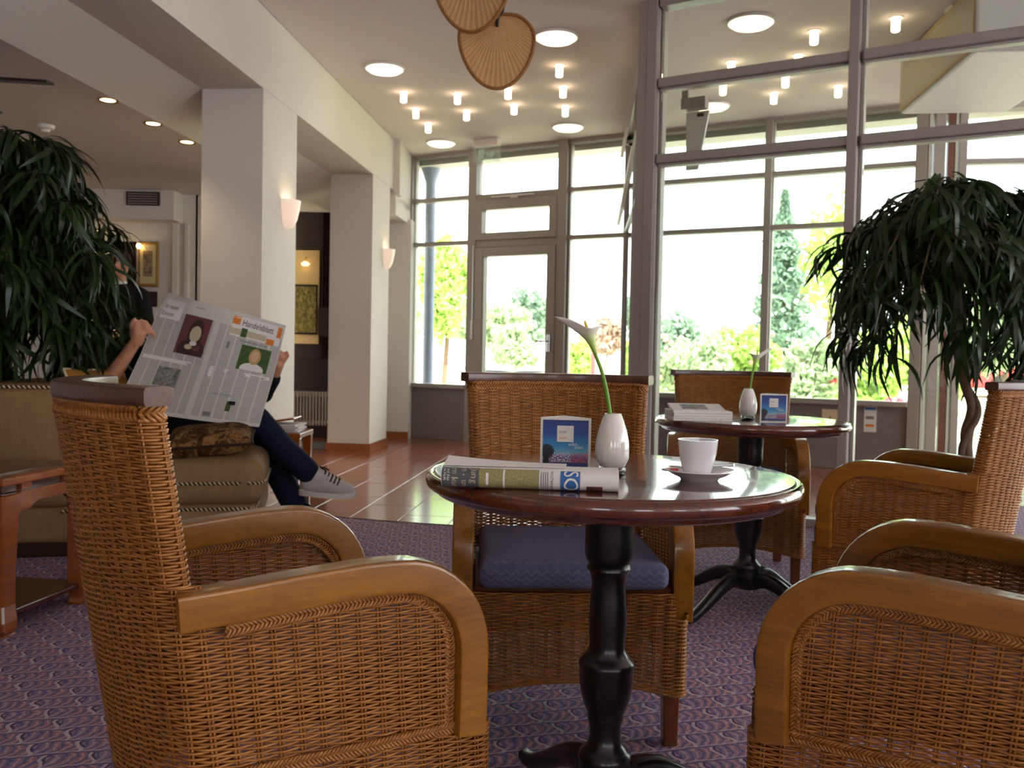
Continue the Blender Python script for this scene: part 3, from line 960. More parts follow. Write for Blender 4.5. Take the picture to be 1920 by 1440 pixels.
for a, c in ((0.05, 2.13), (2.18, 2.59), (2.64, ZC - .05)):
    rbox('pane', .02, RL * .5, -.004, .004, a, c, 'glass', w)
    rbox('pane', RL * .5 + .05, RL - .06, -.004, .004, a, c, 'glass', w)
# two tilted vent sashes on the return wall, seen edge-on
for k, (s0, z0, z1, dx) in enumerate(((.25, 2.45, 3.05, .10), (1.0, 2.05, 2.62, .09))):
    b = MB()
    vs = [RM @ Vector(p) for p in ((s0, .02, z1), (s0 + .9, .02, z1), (s0 + .9, .02 + dx, z0), (s0, .02 + dx, z0))]
    vs2 = [v + Vector((-.025 * ru.y * -1, 0, 0)) * 0 + Vector((RM.col[1][0], RM.col[1][1], 0)) * .025 for v in vs]
    b.add([tuple(v) for v in vs + vs2], [(0, 1, 2, 3), (7, 6, 5, 4), (0, 4, 5, 1), (1, 5, 6, 2), (2, 6, 7, 3), (3, 7, 4, 0)])
    b.build('vent_sash', 'cream', w, smooth=0)

# unseen walls: back wall, its openings sized to set light from behind, and left wall
mb = MB()
mb.box(-8, 9, -5.1, -5, 0, .9); mb.box(-8, 9, -5.1, -5, 2.1, ZC + .1)
for x, w_ in ((-8, 6.2), (-.6, 1.6), (2.2, 1.6), (5.0, 1.6), (7.6, 1.4)):
    mb.box(x, x + w_, -5.1, -5, .9, 2.1)
struct(mb.build('wall_back', 'plaster', smooth=0))
mb = MB(); mb.box(-8.1, -8, -5, 9, 0, 2.6); struct(mb.build('wall_left', 'plaster', smooth=0))
# ------------------------------------------------------------------ wicker armchair
class Weave:
    # woven strands collected as numpy rings -> one quad mesh
    def __init__(s):
        s.V, s.Q, s.o = [], [], 0
    def tubes(s, P, N, r, k=5):
        # P (m,3) polyline, N (m,3) unit side vectors; second axis = T x N
        m = len(P)
        if m < 2:
            return
        T = np.gradient(P, axis=0)
        T /= np.linalg.norm(T, axis=1)[:, None] + 1e-12
        B = np.cross(T, N)
        B /= np.linalg.norm(B, axis=1)[:, None] + 1e-12
        th = np.arange(k) * 2 * np.pi / k
        ring = P[:, None] + r * (np.cos(th)[None, :, None] * N[:, None] + np.sin(th)[None, :, None] * B[:, None])
        s.V.append(ring.reshape(-1, 3))
        j = np.arange(m - 1)[:, None]; i = np.arange(k)[None]
        a = s.o + j * k + i; b = s.o + j * k + (i + 1) % k
        s.Q.append(np.stack([a, b, b + k, a + k], -1).reshape(-1, 4))
        s.o += m * k
    def runs(s, P, N, mask, r, k=5):
        idx = np.flatnonzero(mask)
        if len(idx) == 0:
            return
        for grp in np.split(idx, np.flatnonzero(np.diff(idx) > 1) + 1):
            if len(grp) > 2:
                s.tubes(P[grp], N[grp], r, k)
    def build(s, name, mat, parent):
        return raw_mesh(name, np.concatenate(s.V), np.concatenate(s.Q), mat, parent, 'stuff')

def resample(P, n, closed=False):
    P = np.asarray(P, float)
    if closed:
        P = np.vstack([P, P[:1]])
    d = np.r_[0, np.cumsum(np.linalg.norm(np.diff(P, axis=0), axis=1))]
    t = np.linspace(0, d[-1], n, endpoint=not closed)
    return np.stack([np.interp(t, d, P[:, k]) for k in range(P.shape[1])], 1)

def chaikin(P, it=3, closed=True):
    P = np.asarray(P, float)
    for _ in range(it):
        if closed:
            Q = np.roll(P, -1, 0)
            P = np.stack([.75 * P + .25 * Q, .25 * P + .75 * Q], 1).reshape(-1, P.shape[1])
        else:
            A, B = P[:-1], P[1:]
            mid = np.stack([.75 * A + .25 * B, .25 * A + .75 * B], 1).reshape(-1, P.shape[1])
            P = np.vstack([P[:1], mid, P[-1:]])
    return P

RAKE = .155
def y_rear(z): return -.212 - (z - .595) * RAKE
def w_back(z): return .247 + max(0, z - .595) * .06 if z > .595 else .247 + (.595 - z) * .02
BOW = .080

def loop_lower(z):
    # closed plan loop for the skirt: right front -> right side -> rear -> left side -> front
    yr, w = y_rear(z), w_back(z)
    pts = [(.272, .300), (.272, .27), (.268, .2), (.262, .05), (w + .006, -.08), (w + .002, yr + .05), (w + .002, yr + .02)]
    for x in np.linspace(.93, -.93, 9):
        pts.append((x * w, yr - BOW * (1 - x * x)))
    pts += [(-w - .002, yr + .02), (-w - .002, yr + .05), (-w - .006, -.08), (-.262, .05), (-.268, .2), (-.272, .27), (-.272, .300), (-.264, .311), (-.24, .312)]
    for x in (.62, .22, -.22, -.62):
        pts.append((-x * .268, .312))
    pts += [(.24, .312), (.264, .311)]
    return pts

def back_mid(z, w_off=0.0):
    # centre line of the curved backrest in plan, right end -> rear -> left end
    yr, w = y_rear(z), w_back(z) - .006 + w_off
    pts = [(x * w, yr + .022 - BOW * (1 - x * x)) for x in np.linspace(1, -1, 15)]
    return resample(chaikin(pts, 2, False), 61)

def loop_back(z, half=.021):
    # closed loop round the thick backrest: rear face, rounded ends, front face
    C = back_mid(z)
    N = normals2(C, False)
    if N[30][1] > 0:
        N = -N
    O, I = C + N * half, C - N * half
    T0 = C[0] - C[1]; T0 /= np.linalg.norm(T0)
    T1 = C[-1] - C[-2]; T1 /= np.linalg.norm(T1)
    return np.vstack([O, [C[-1] + T1 * .012], I[::-1], [C[0] + T0 * .012]])

def normals2(P, closed=True):
    T = np.roll(P, -1, 0) - np.roll(P, 1, 0) if closed else np.gradient(P, axis=0)
    T /= np.linalg.norm(T, axis=1)[:, None]
    return np.stack([T[:, 1], -T[:, 0]], 1)

def weave_closed(wv, loopfn, zs, stakes, per, maskfn, r=.00225, amp=.0035, stake_r=.0030):
    n = stakes * per
    rows = []
    ph = np.arange(n) * np.pi / per
    for i, z in enumerate(zs):
        L = resample(chaikin(loopfn(z), 2), 4000, True)
        # start every loop at the rear middle so that the stakes line up
        st = np.argmin(np.where(np.abs(L[:, 0]) < .004, L[:, 1] + 10 * np.abs(L[:, 0]), 9))
        L = resample(np.roll(L, -st, 0), n, True)
        NN = normals2(L)
        rows.append((L, NN))
        off = amp * np.cos(ph + (i % 2) * np.pi)
        jit = .0002 * rng.standard_normal()
        P = np.column_stack([L + NN * off[:, None], np.full(n, z + jit) + .0003 * np.sin(ph * .37 + i)])
        N3 = np.column_stack([NN, np.zeros(n)])
        mk = maskfn(L, z)
        if mk.all():
            P = np.vstack([P, P[:1]]); N3 = np.vstack([N3, N3[:1]]); wv.tubes(P, N3, r)
        else:
            # rotate so that a gap is at the seam
            k = np.flatnonzero(~mk)[0]
            wv.runs(np.roll(P, -k, 0), np.roll(N3, -k, 0), np.roll(mk, -k), r)
    zz = np.asarray(zs)
    for k in range(0, n, per):
        P = np.array([[*rows[i][0][k], zz[i]] for i in range(len(zz))])
        N3 = np.array([[*rows[i][1][k], 0] for i in range(len(zz))])
        mk = np.array([maskfn(rows[i][0][k:k + 1], zz[i])[0] for i in range(len(zz))])
        T3 = np.column_stack([-N3[:, 1], N3[:, 0], np.zeros(len(zz))])
        for dd in (-.0027, .0027):
            wv.runs(P + T3 * dd, N3, mk, stake_r * .8, 4)

def braid(wv, P, N, a=.0085, b=.0032, r=.0027, pitch=.040, closed=False, strands=6):
    # plaited border along P; N = unit side vectors lying in the panel surface
    P = np.asarray(P, float)
    d = np.r_[0, np.cumsum(np.linalg.norm(np.diff(P, axis=0), axis=1))]
    n = max(8, int(d[-1] / .0045))
    t = np.linspace(0, d[-1], n)
    Q = np.stack([np.interp(t, d, P[:, k]) for k in range(3)], 1)
    S = np.stack([np.interp(t, d, np.asarray(N)[:, k]) for k in range(3)], 1)
    T = np.gradient(Q, axis=0); T /= np.linalg.norm(T, axis=1)[:, None] + 1e-12
    S = S - T * (S * T).sum(1)[:, None]; S /= np.linalg.norm(S, axis=1)[:, None] + 1e-12
    O = np.cross(T, S)
    for k in range(strands):
        ph = 2 * np.pi * t / pitch + k * 2 * np.pi / strands
        X = Q + S * (a * np.sin(ph))[:, None] + O * (b * np.sin(2 * ph))[:, None]
        wv.tubes(X, O, r, 5)

def arm_path():
    # centre line of the arm in the (y,z) plane, back joint -> front post foot
    p = [(-.195, .562), (-.12, .567), (-.02, .576), (.08, .583), (.13, .583)]
    for a in np.linspace(80, 0, 9):
        p.append((.135 + .135 * math.cos(R(a)), .45 + .133 * math.sin(R(a))))
    p += [(.270, .40), (.270, .35), (.268, .305)]
    return resample(p, 34)

def arm_in(y, z, off=.034):
    return y, z

def make_chair(name, label):
    t = thing(name, label, 'armchair', group='wicker armchairs around the two round tables')
    AP = arm_path()
    T = np.gradient(AP, axis=0); T /= np.linalg.norm(T, axis=1)[:, None]
    NI = np.stack([T[:, 1], -T[:, 0]], 1)      # inward (down / back)
    # arms
    prof = rrect(.052, .054, .007, 2)
    for sx in (-1, 1):
        pts, fr = [], []
        for k in range(len(AP)):
            f = k / (len(AP) - 1)
            xo = .248 + .017 * min(1, f * 2.0)
            pts.append((sx * xo, AP[k, 0], AP[k, 1]))
            fr.append(((1, 0, 0), (0, -NI[k, 0], -NI[k, 1])))
        mb = MB(); mb.sweep(pts, fr, prof); mb.build('arm', 'arm', t, smooth=40, wn=True)
    # inner outline of the side panel
    inn = AP + NI * .029
    top_y, top_z = inn[:, 0], inn[:, 1]
    ic = inn[inn[:, 1] > .33]
    def side_top(y):
        k = np.argsort(ic[:22, 0])
        return np.interp(y, ic[:22, 0][k], ic[:22, 1][k])
    yfront = .238
    def y_end(z):
        # furthest forward point of the side weave at height z
        if z < .312:
            return 9
        c = inn[(inn[:, 0] > .10)]
        zz = c[:, 1]; o = np.argsort(zz)
        if z > zz.max():
            return -.155
        return min(yfront, float(np.interp(z, zz[o], c[:, 0][o])))
    ZL = np.arange(.140, .5945, .0045)
    def mask_lower(L, z):
        x, y = L[:, 0], L[:, 1]
        arch = .138 + .034 * (1 - np.clip(np.abs(x) / .24, 0, 1) ** 2) * (y > .29)
        arch = np.maximum(arch, .138 + .022 * (1 - np.clip(np.abs(y - .04) / .22, 0, 1) ** 2) * (np.abs(x) > .24))
        mk = z >= arch
        if z > .312:
            fr = (y > .290)
            side = (np.abs(x) > .235) & (y > y_rear(z) + .055)
            ok_front = fr & (np.abs(x) < .245) & (z < .375)
            st = np.array([side_top(v) for v in y])
            ok_side = side & ~fr & (y <= y_end(z)) & (z < st)
            rear = ~side & ~fr
            mk &= ok_front | ok_side | rear
        return mk
    wv = Weave()
    weave_closed(wv, loop_lower, ZL, 62, 6, mask_lower)
    wv.build('wicker_shell', 'wicker', t)
    wv = Weave()
    ZB = np.arange(.5975, .840, .0045)
    weave_closed(wv, loop_back, ZB, 34, 6, lambda L, z: np.ones(len(L), bool))
    # inner face of the backrest down to the seat
    ZI = np.arange(.40, .5945, .0045)
    weave_closed(wv, loop_back, ZI, 34, 6, lambda L, z: (L[:, 1] > y_rear(z) + .026 - BOW * (1 - (L[:, 0] / w_back(z)) ** 2)) & (np.abs(L[:, 0]) < .235))
    wv.build('wicker_back', 'wicker', t)
    # plaited borders
    wv = Weave()
    for sx in (-1, 1):
        P = [(sx * .268, p[0], p[1]) for p in (AP + NI * .036)]
        N = [(0, n[0], n[1]) for n in NI]
        k0 = 3
        braid(wv, P[k0:-1], N[k0:-1])
        Pi = [(sx * .252, p[0], p[1]) for p in (AP + NI * .036)]
        braid(wv, Pi[k0:-1], N[k0:-1])
        yb = y_rear(.31)
        ys = np.linspace(.30, yb + .05, 26)
        braid(wv, [(sx * (.272 - .012 * max(0, (.1 - y)) / .3), y, .318 - .01 * (.30 - y)) for y in ys], [(0, 0, 1)] * 26, .0085)
        # small collar below the arm post
        braid(wv, [(sx * .232, .306, .306), (sx * .262, .310, .304), (sx * .272, .30, .304), (sx * .272, .262, .304)], [(0, 0, 1)] * 4, .007)
    # under the top rail
    L = resample(chaikin(loop_back(.846), 2), 160, True); L = np.vstack([L, L[:1]])
    nn = normals2(L[:-1]); nn = np.vstack([nn, nn[:1]])
    braid(wv, np.column_stack([L + nn * .002, np.full(len(L), .846)]), [(0, 0, 1)] * len(L), .0115, .0042, .0034, .052)
    # lower hem, arched
    L = resample(chaikin(loop_lower(.14), 2), 200, True); L = np.vstack([L, L[:1]])
    zz = []
    for x, y in L:
        a = .138
        if y > .29:
            a = .138 + .034 * (1 - min(1, abs(x) / .24) ** 2)
        elif abs(x) > .24:
            a = .138 + .022 * (1 - min(1, abs(y - .04) / .22) ** 2)
        zz.append(a - .004)
    braid(wv, np.column_stack([L, zz]), [(0, 0, 1)] * len(L), .006, .003, .003)
    wv.build('plaited_border', 'wicker', t)
    # top rail: bowed slab with squared ends
    zc = .870
    C = back_mid(.872, .004)
    e0 = C[0] + (C[0] - C[1]) / np.linalg.norm(C[0] - C[1]) * .016; e1 = C[-1] + (C[-1] - C[-2]) / np.linalg.norm(C[-1] - C[-2]) * .016
    C = np.vstack([[e0], C, [e1]])
    pts = np.column_stack([C, np.full(len(C), zc)])
    TT = np.gradient(pts, axis=0); TT /= np.linalg.norm(TT, axis=1)[:, None]
    fr = [((-q[1], q[0], 0), (0, 0, 1)) for q in TT]
    mb = MB(); mb.sweep([tuple(p) for p in pts], fr, rrect(.048, .027, .006, 2))
    mb.build('top_rail', 'rail', t, smooth=40, wn=True)
    # cushion
    mb = MB()
    n = 14
    mb.box(-.226, .226, -.17, .326, .384, .448)
    mb.build('seat_cushion', 'cushion', t, smooth=80, bevel=.024, seg=4)
    mb = MB(); mb.box(-.235, .235, -.16, .29, .36, .383); mb.build('seat_board', 'leg', t, smooth=0)
    # legs
    for sx in (-1, 1):
        mb = MB(); mb.frustum((sx * .243, .276, 0), (.017, .017), (sx * .240, .276, .31), (.024, .024)); mb.build('leg', 'leg', t, smooth=0, bevel=.003)
        mb = MB(); mb.frustum((sx * .225, -.215, 0), (.018, .018), (sx * .222, -.13, .36), (.026, .026)); mb.build('leg', 'leg', t, smooth=0, bevel=.003)
    return t

chair = make_chair('wicker_armchair', 'wicker armchair in the left foreground with its woven back towards us')
def place(o, x, y, fx, fy):
    o.location = (x, y, 0.004)
    o.rotation_euler = (0, 0, yaw_of(fx, fy))
place(chair, -.433, 1.574, .854, .52)
GRP = 'wicker armchairs around the two round tables'
for lab, x, y, fx, fy in (
        ('wicker armchair facing us behind the near round table, blue-grey seat cushion', .145, 2.415, .04, -.999),
        ('wicker armchair at the right edge of the photo, before the leafy tree', 1.46, 3.11, -.80, .60),
        ('wicker armchair behind the far round table, farthest of the armchairs', .996, 3.995, -.178, -.984),
        ('wicker armchair in the right foreground cropped by the lower right corner', .819, 1.557, -.84, .54)):
    o = dup(chair, (x, y, .004), yaw_of(fx, fy), lab, GRP)

# ------------------------------------------------------------------ round pedestal tables
def make_table(label):
    t = thing('round_table', label, 'table', group='round pedestal tables')
    mb = MB()
    mb.lathe([(.0, .717), (.20, .717), (.335, .717), (.3385, .7165), (.340, .7145), (.3415, .7150), (.346, .7155), (.3505, .7125), (.3535, .706), (.3545, .699), (.352, .692),
              (.347, .688), (.341, .6865), (.337, .684), (.333, .678), (.325, .674), (.0, .674)], 96, cap=False)
    mb.build('table_top', 'table', t, smooth=50)
    mb = MB()
    mb.lathe([(.0, .674), (.10, .674), (.10, .660), (.052, .656), (.047, .648), (.0472, .60), (.047, .560), (.044, .548), (.038, .541), (.042, .536), (.0425, .530), (.037, .525),
              (.033, .510), (.0325, .495), (.0345, .47), (.0365, .44), (.036, .41), (.034, .385), (.036, .372), (.044, .360), (.052, .352), (.0545, .346), (.0525, .340), (.0525, .315), (.049, .29),
              (.042, .265), (.034, .250), (.0355, .244), (.034, .238), (.0305, .225), (.0305, .205), (.034, .19), (.044, .178), (.050, .172), (.052, .162), (.049, .155), (.050, .145), (.050, .095), (.042, .082), (.0, .08)], 40, cap=False)
    mb.build('pedestal', 'black', t, smooth=50)
    for k in range(4):
        a = R(45 + 90 * k - 20)
        ca, sa = math.cos(a), math.sin(a)
        prof_pts = [(.035, .108), (.07, .124), (.11, .122), (.16, .102), (.21, .072), (.26, .046), (.30, .026), (.335, .020), (.352, .022)]
        P = chaikin(prof_pts, 2, False)
        hw = np.interp(P[:, 0], [.03, .2, .35], [.021, .017, .015])
        hh = np.interp(P[:, 0], [.03, .12, .25, .33, .352], [.028, .026, .019, .016, .012])
        mb = MB(); pts, vs, fs = [], [], []
        T = np.gradient(P, axis=0); T /= np.linalg.norm(T, axis=1)[:, None]
        ring = rrect(2, 2, .55, 2)
        m = len(ring)
        for j in range(len(P)):
            for q, w in ring:
                rr = P[j, 0] - T[j, 1] * w * hh[j]; zz = max(.0005, P[j, 1] + T[j, 0] * w * hh[j])
                s = q * hw[j]
                vs.append((rr * ca - s * sa, rr * sa + s * ca, zz))
        for j in range(len(P) - 1):
            for i in range(m):
                fs.append((j * m + i, j * m + (i + 1) % m, (j + 1) * m + (i + 1) % m, (j + 1) * m + i))
        fs.append(tuple(range(m - 1, -1, -1))); fs.append(tuple(range((len(P) - 1) * m, len(P) * m)))
        mb.add(vs, fs).build('leg', 'black', t, smooth=50)
    return t
TZ = .717 + .004
table = make_table('round mahogany table on a black turned pedestal in the foreground, holding the white coffee cup')
table.location = (.1935, 1.711, .004)
dup(table, (.8945, 3.338, .004), R(15), 'round mahogany table on a black turned pedestal farther back, holding the stacked booklets', 'round pedestal tables')

# ------------------------------------------------------------------ things on the tables
def make_vase(label, loc):
    t = thing('flower_vase', label, 'vase', loc)
    prof = [(.0, .006), (.014, .006), (.024, .012), (.031, .026), (.0328, .042), (.0315, .06), (.0275, .08), (.0215, .098), (.0165, .110), (.0155, .112), (.013, .111), (.018, .096), (.022, .08), (.0, .074)]
    mb = MB(); mb.lathe(prof, 40, cap=False); mb.build('milk_glass_body', 'milk', t, smooth=60)
    mb = MB(); mb.lathe([(.0, .0), (.020, .0), (.0255, .003), (.0268, .007), (.0255, .0105), (.022, .0108), (.014, .0058), (.0, .0058)], 40, cap=False)
    mb.build('clear_base', 'clear', t, smooth=60)
    return t
def make_lily(label, loc, pts, flower_dir, L=.085):
    t = thing('calla_lily', label, 'flower', loc)
    P = chaikin(pts, 3, False)
    mb = MB(); mb.tube(P, np.linspace(.0042, .0034, len(P)), 10); mb.build('stem', 'stem', t)
    # rolled spathe: a funnel that opens to one side and ends in a curled tip
    root = Vector(pts[-1]); ax = Vector(flower_dir[0]).normalized(); tip = Vector(flower_dir[1]).normalized()
    tip = (tip - ax * tip.dot(ax)).normalized(); sd = ax.cross(tip)
    mb = MB()
    def fn(u, v):
        a = (u - .5) * 2 * math.pi * 1.04
        rad = .0036 + .0165 * v ** 1.9 + .003 * v
        flare = max(0, v - .6) / .4
        c = math.cos(a)
        h = L * v * (1 + .0 * c) + flare * (.030 * max(0, c) ** 2.2 - .012 * (1 - max(0, c)))
        out = rad * (1 + .25 * flare) + flare * .026 * max(0, c) ** 5
        wrap = 1 + .10 * (u - .5)
        return tuple(ax * h + tip * (c * out * wrap) + sd * (math.sin(a) * rad * wrap))
    mb.grid(fn, 28, 16)
    sp = mb.build('spathe', 'spathe', t, smooth=180, solid=.0007)
    sp.location = root
    mb = MB(); mb.tube([root + ax * .02, root + ax * .05, root + ax * .068], [.003, .0032, .0015], 8); mb.build('spadix', 'spadix', t)
    # thin dried tip of the spathe
    return t
make_vase('milky white drop-shaped vase on the near round table beside the folded newspaper', (.193, 1.700, TZ))
make_lily('calla lily with bright green stem leaning left out of the near vase', (.193, 1.700, TZ),
          [(0, 0, .03), (-.004, 0, .10), (-.012, 0, .15), (-.022, 0, .19), (-.036, 0, .223)], ((-.34, 0, 1), (-1, -.15, .3)), .062)
v2 = (.884, 3.345, TZ)
make_vase('milky white drop-shaped vase on the far round table between booklets and card', v2)
make_lily('calla lily leaning right out of the vase on the far round table', v2,
          [(0, 0, .03), (.004, 0, .10), (.010, 0, .15), (.016, 0, .19)], ((.22, 0, 1), (1, -.2, .3)), .06)

def make_card(label, loc, rz):
    t = thing('tent_card', label, 'card', loc, rz)
    s = .0485
    # three sided standing card: front, and two rear panels meeting behind
    tri = [(-s, 0), (s, 0), (0, .062)]
    def quad(a, b):
        (x0, y0), (x1, y1) = a, b
        dx, dy = x1 - x0, y1 - y0
        l = math.hypot(dx, dy); nx, ny = dy / l * .0006, -dx / l * .0006
        q = MB(); q.prism([(x0 - nx, y0 - ny), (x1 - nx, y1 - ny), (x1 + nx, y1 + ny), (x0 + nx, y0 + ny)], 0, .100); return q
    quad(tri[0], tri[1]).build('front_panel', 'paper', t, smooth=0)
    quad(tri[1], tri[2]).build('side_panel', 'paper', t, smooth=0)
    quad(tri[2], tri[0]).build('side_panel', 'paper', t, smooth=0)
    q = MB(); q.prism([(-s, .001), (s, .001), (0, .061)], .0985, .0995); q.build('top_flap', 'paper', t, smooth=0)
    S = lambda u, v: ((-s + 2 * s * u, -.0007, .1 * v), (0, -1, 0))
    patch_on('picture', S, .045, .955, .04, .955, 'harbour', t, 1, 1, .0004)
    patch_on('logo_square', S, .33, .66, .53, .845, 'paper', t, 1, 1, .0009)
    text_on('lettering', 'hotel', .0085, S, .37, .70, 2 * s, .1, 'ink_grey', t, .8, .0014)
    text_on('lettering', 'am see', .0065, S, .37, .59, 2 * s, .1, 'orange', t, .8, .0014)
    text_on('lettering', 'einfach', .0085, S, .56, .46, 2 * s, .1, 'paper', t, .75, .0012)
    text_on('lettering', 'schön!', .0085, S, .68, .405, 2 * s, .1, 'paper', t, .75, .0012)
    return t
make_card('three-sided blue harbour picture card on the near round table', (.106, 1.735, TZ), R(-4))
make_card('blue harbour picture card on the far round table, right of its vase', (.930, 3.175, TZ), R(2))

# folded newspaper lying on the near table
t = thing('folded_newspaper', 'tightly folded newspaper with a blue SO heading lying on the near round table', 'newspaper', (.034, 1.478, TZ), R(-5))
Wn, Dn, Hn = .288, .074, .036
def roll_prof(f, k=26):
    # flattened oval with a blunt folded front edge
    out = []
    for i in range(k):
        a = 2 * math.pi * i / k
        c, s_ = math.cos(a), math.sin(a)
        out.append((Dn / 2 * math.copysign(abs(c) ** .65, c), Hn / 2 + (Hn / 2) * math.copysign(abs(s_) ** .75, s_)))
    return out
mb = MB(); pts, fr = [], []
for k in range(13):
    x = -Wn / 2 + Wn * k / 12
    pts.append((x, 0, 0)); fr.append(((0, 1, 0), (0, 0, 1)))
mb.sweep(pts, fr, roll_prof(0)); mb.build('folded_sheets', 'paper', t, smooth=60)
def S_roll(u, v):
    # v 0..1 runs over the blunt front edge from the table up to the top face
    a = R(-105 - 160 * v)
    c, s_ = math.cos(a), math.sin(a)
    y = Dn / 2 * math.copysign(abs(c) ** .65, c); z = Hn / 2 + Hn / 2 * math.copysign(abs(s_) ** .75, s_)
    return ((-Wn / 2 + Wn * u, y, z), (0, -abs(c) - .05, .6 * s_))
for nm, u0, u1, v0, v1, mt in (('dark_band', .004, .215, .06, .80, 'slate_print'), ('photo_band', .215, .555, .06, .80, 'meadow'), ('blue_square', .675, .785, .10, .78, 'blue_ink'), ('small_photo', .82, .91, .12, .36, 'maroon'), ('small_photo', .83, .86, .14, .34, 'brown_print')):
    patch_on(nm, S_roll, u0, u1, v0, v1, mt, t, 3, 10, .0008)
def S_rot(u, v):
    return S_roll(u, v)
def vtext(body, size, u, v0, mat, sx=1.0):
    # lettering that reads downwards across the front edge
    vs, fs = text_points(body, size, sx)
    mb = MB(); out = []
    for x, y in vs:
        p, n = S_roll(u + y / Wn, v0 - x / .066)
        out.append(tuple(Vector(p) + Vector(n).normalized() * .0016))
    mb.add(out, fs); return mb.build('lettering', mat, t, smooth=0)
vtext('SO', .034, .695, .775, 'paper', .92)
vtext('Jung', .016, .172, .76, 'beige_ink')
vtext('n - un', .015, .118, .76, 'beige_ink')
vtext('rn kur', .015, .062, .76, 'beige_ink')
vtext('und das', .007, .035, .74, 'paper')
vtext('im Heft', .007, .014, .74, 'paper')
vtext('wochenend', .009, .62, .75, 'slate_print')
for k in range(4):
    patch_on('text_line', S_roll, .565 + k * .012, .570 + k * .012, .2, .72, 'ink_grey', t, 1, 8, .0012)
# pale figures in the cover photo
patch_on('figure', S_roll, .255, .27, .30, .62, 'paper', t, 1, 6, .0012)
patch_on('figure', S_roll, .352, .362, .10, .76, 'paper', t, 1, 6, .0012)
# loose corner of the top sheet
mb = MB()
def fn(u, v):
    return (-Wn / 2 + .002 + .20 * u, -.025 + .055 * v + .01 * u, Hn + .001 + .010 * (1 - u) ** 2 * v)
mb.grid(fn, 8, 6); mb.build('loose_sheet', 'paper', t, smooth=60, solid=.0006)

# coffee cup, saucer, spoon, sugar sachet
t = thing('saucer', 'white porcelain saucer under the coffee cup on the near table', 'saucer', (.342, 1.615, TZ))
mb = MB(); mb.lathe([(.0, .004), (.026, .004), (.027, .0), (.033, .0), (.036, .005), (.052, .012), (.062, .0185), (.0615, .0205), (.05, .0155), (.035, .009), (.0, .008)], 48, cap=False)
mb.build('saucer_dish', 'porcelain', t, smooth=60)
t = thing('coffee_cup', 'white porcelain coffee cup standing on its saucer', 'cup', (.338, 1.615, TZ + .009))
mb = MB(); mb.lathe([(.0, .003), (.020, .003), (.021, .0), (.0235, .0), (.0245, .006), (.029, .020), (.0335, .040), (.0355, .058), (.0358, .0645), (.0340, .0645), (.0335, .056), (.031, .038), (.026, .018), (.0, .010)], 48, cap=False)
mb.build('cup_bowl', 'porcelain', t, smooth=60)
pts = [(-.004, .033, .052), (-.002, .052, .053), (0, .060, .040), (0, .054, .026), (0, .031, .022)]
mb = MB(); mb.tube(chaikin(pts, 2, False), .0042, 8); mb.build('cup_handle', 'porcelain', t)
mb = MB(); mb.lathe([(.0, .052), (.033, .052)], 32, cap=False); mb.build('coffee', 'brown_print', t)
t = thing('teaspoon', 'small teaspoon lying on the saucer behind the cup', 'spoon', (.342, 1.615, TZ + .021))
mb = MB(); mb.tube([(-.02, .042, -.002), (.02, .040, .0), (.055, .022, .004), (.066, .014, .006)], [.003, .0022, .0022, .003], 8); mb.build('handle', 'chrome', t)
mb = MB(); ellipsoid(mb, (-.034, .043, -.003), (.017, .011, .003)); mb.build('bowl', 'chrome', t, smooth=180)
t = thing('sugar_sachet', 'small red and white sugar sachet on the saucer left of the cup', 'sachet', (.292, 1.612, TZ + .0165), R(20))
mb = MB(); mb.box(-.018, .018, -.008, .008, 0, .004); mb.build('packet', 'paper', t, smooth=40, bevel=.0018)
mb = MB(); mb.box(-.008, .009, -.0082, .0082, .0005, .0046); mb.build('red_print', 'red_paint', t, smooth=40, bevel=.001)

# booklets on the far table
t = thing('booklet_stack', 'pile of white booklets on the far round table, tilted top copy', 'booklets', (.672, 3.225, TZ), R(3))
for k in range(4):
    mb = MB(); mb.box(-.105, .105, -.075, .075, k * .009, k * .009 + .0085); b = mb.build('booklet', 'paper', t, smooth=0, bevel=.001, seg=1)
    b.rotation_euler = (0, 0, R(random.uniform(-1.5, 1.5)))
mb = MB(); mb.box(-.09, .10, -.07, .075, 0, .008); b = mb.build('top_booklet', 'paper', t, smooth=0, bevel=.001, seg=1); b.location = (-.008, .01, .0375); b.rotation_euler = (R(7), 0, R(-5))
mb = MB(); mb.box(-.05, .04, -.045, .05, .0081, .0086); q = mb.build('cover_photo', 'grey_photo', b, smooth=0)
mb = MB(); mb.box(.06, .104, -.0756, -.0752, .002, .005); mb.build('spine_lettering', 'ink_grey', t, smooth=0)
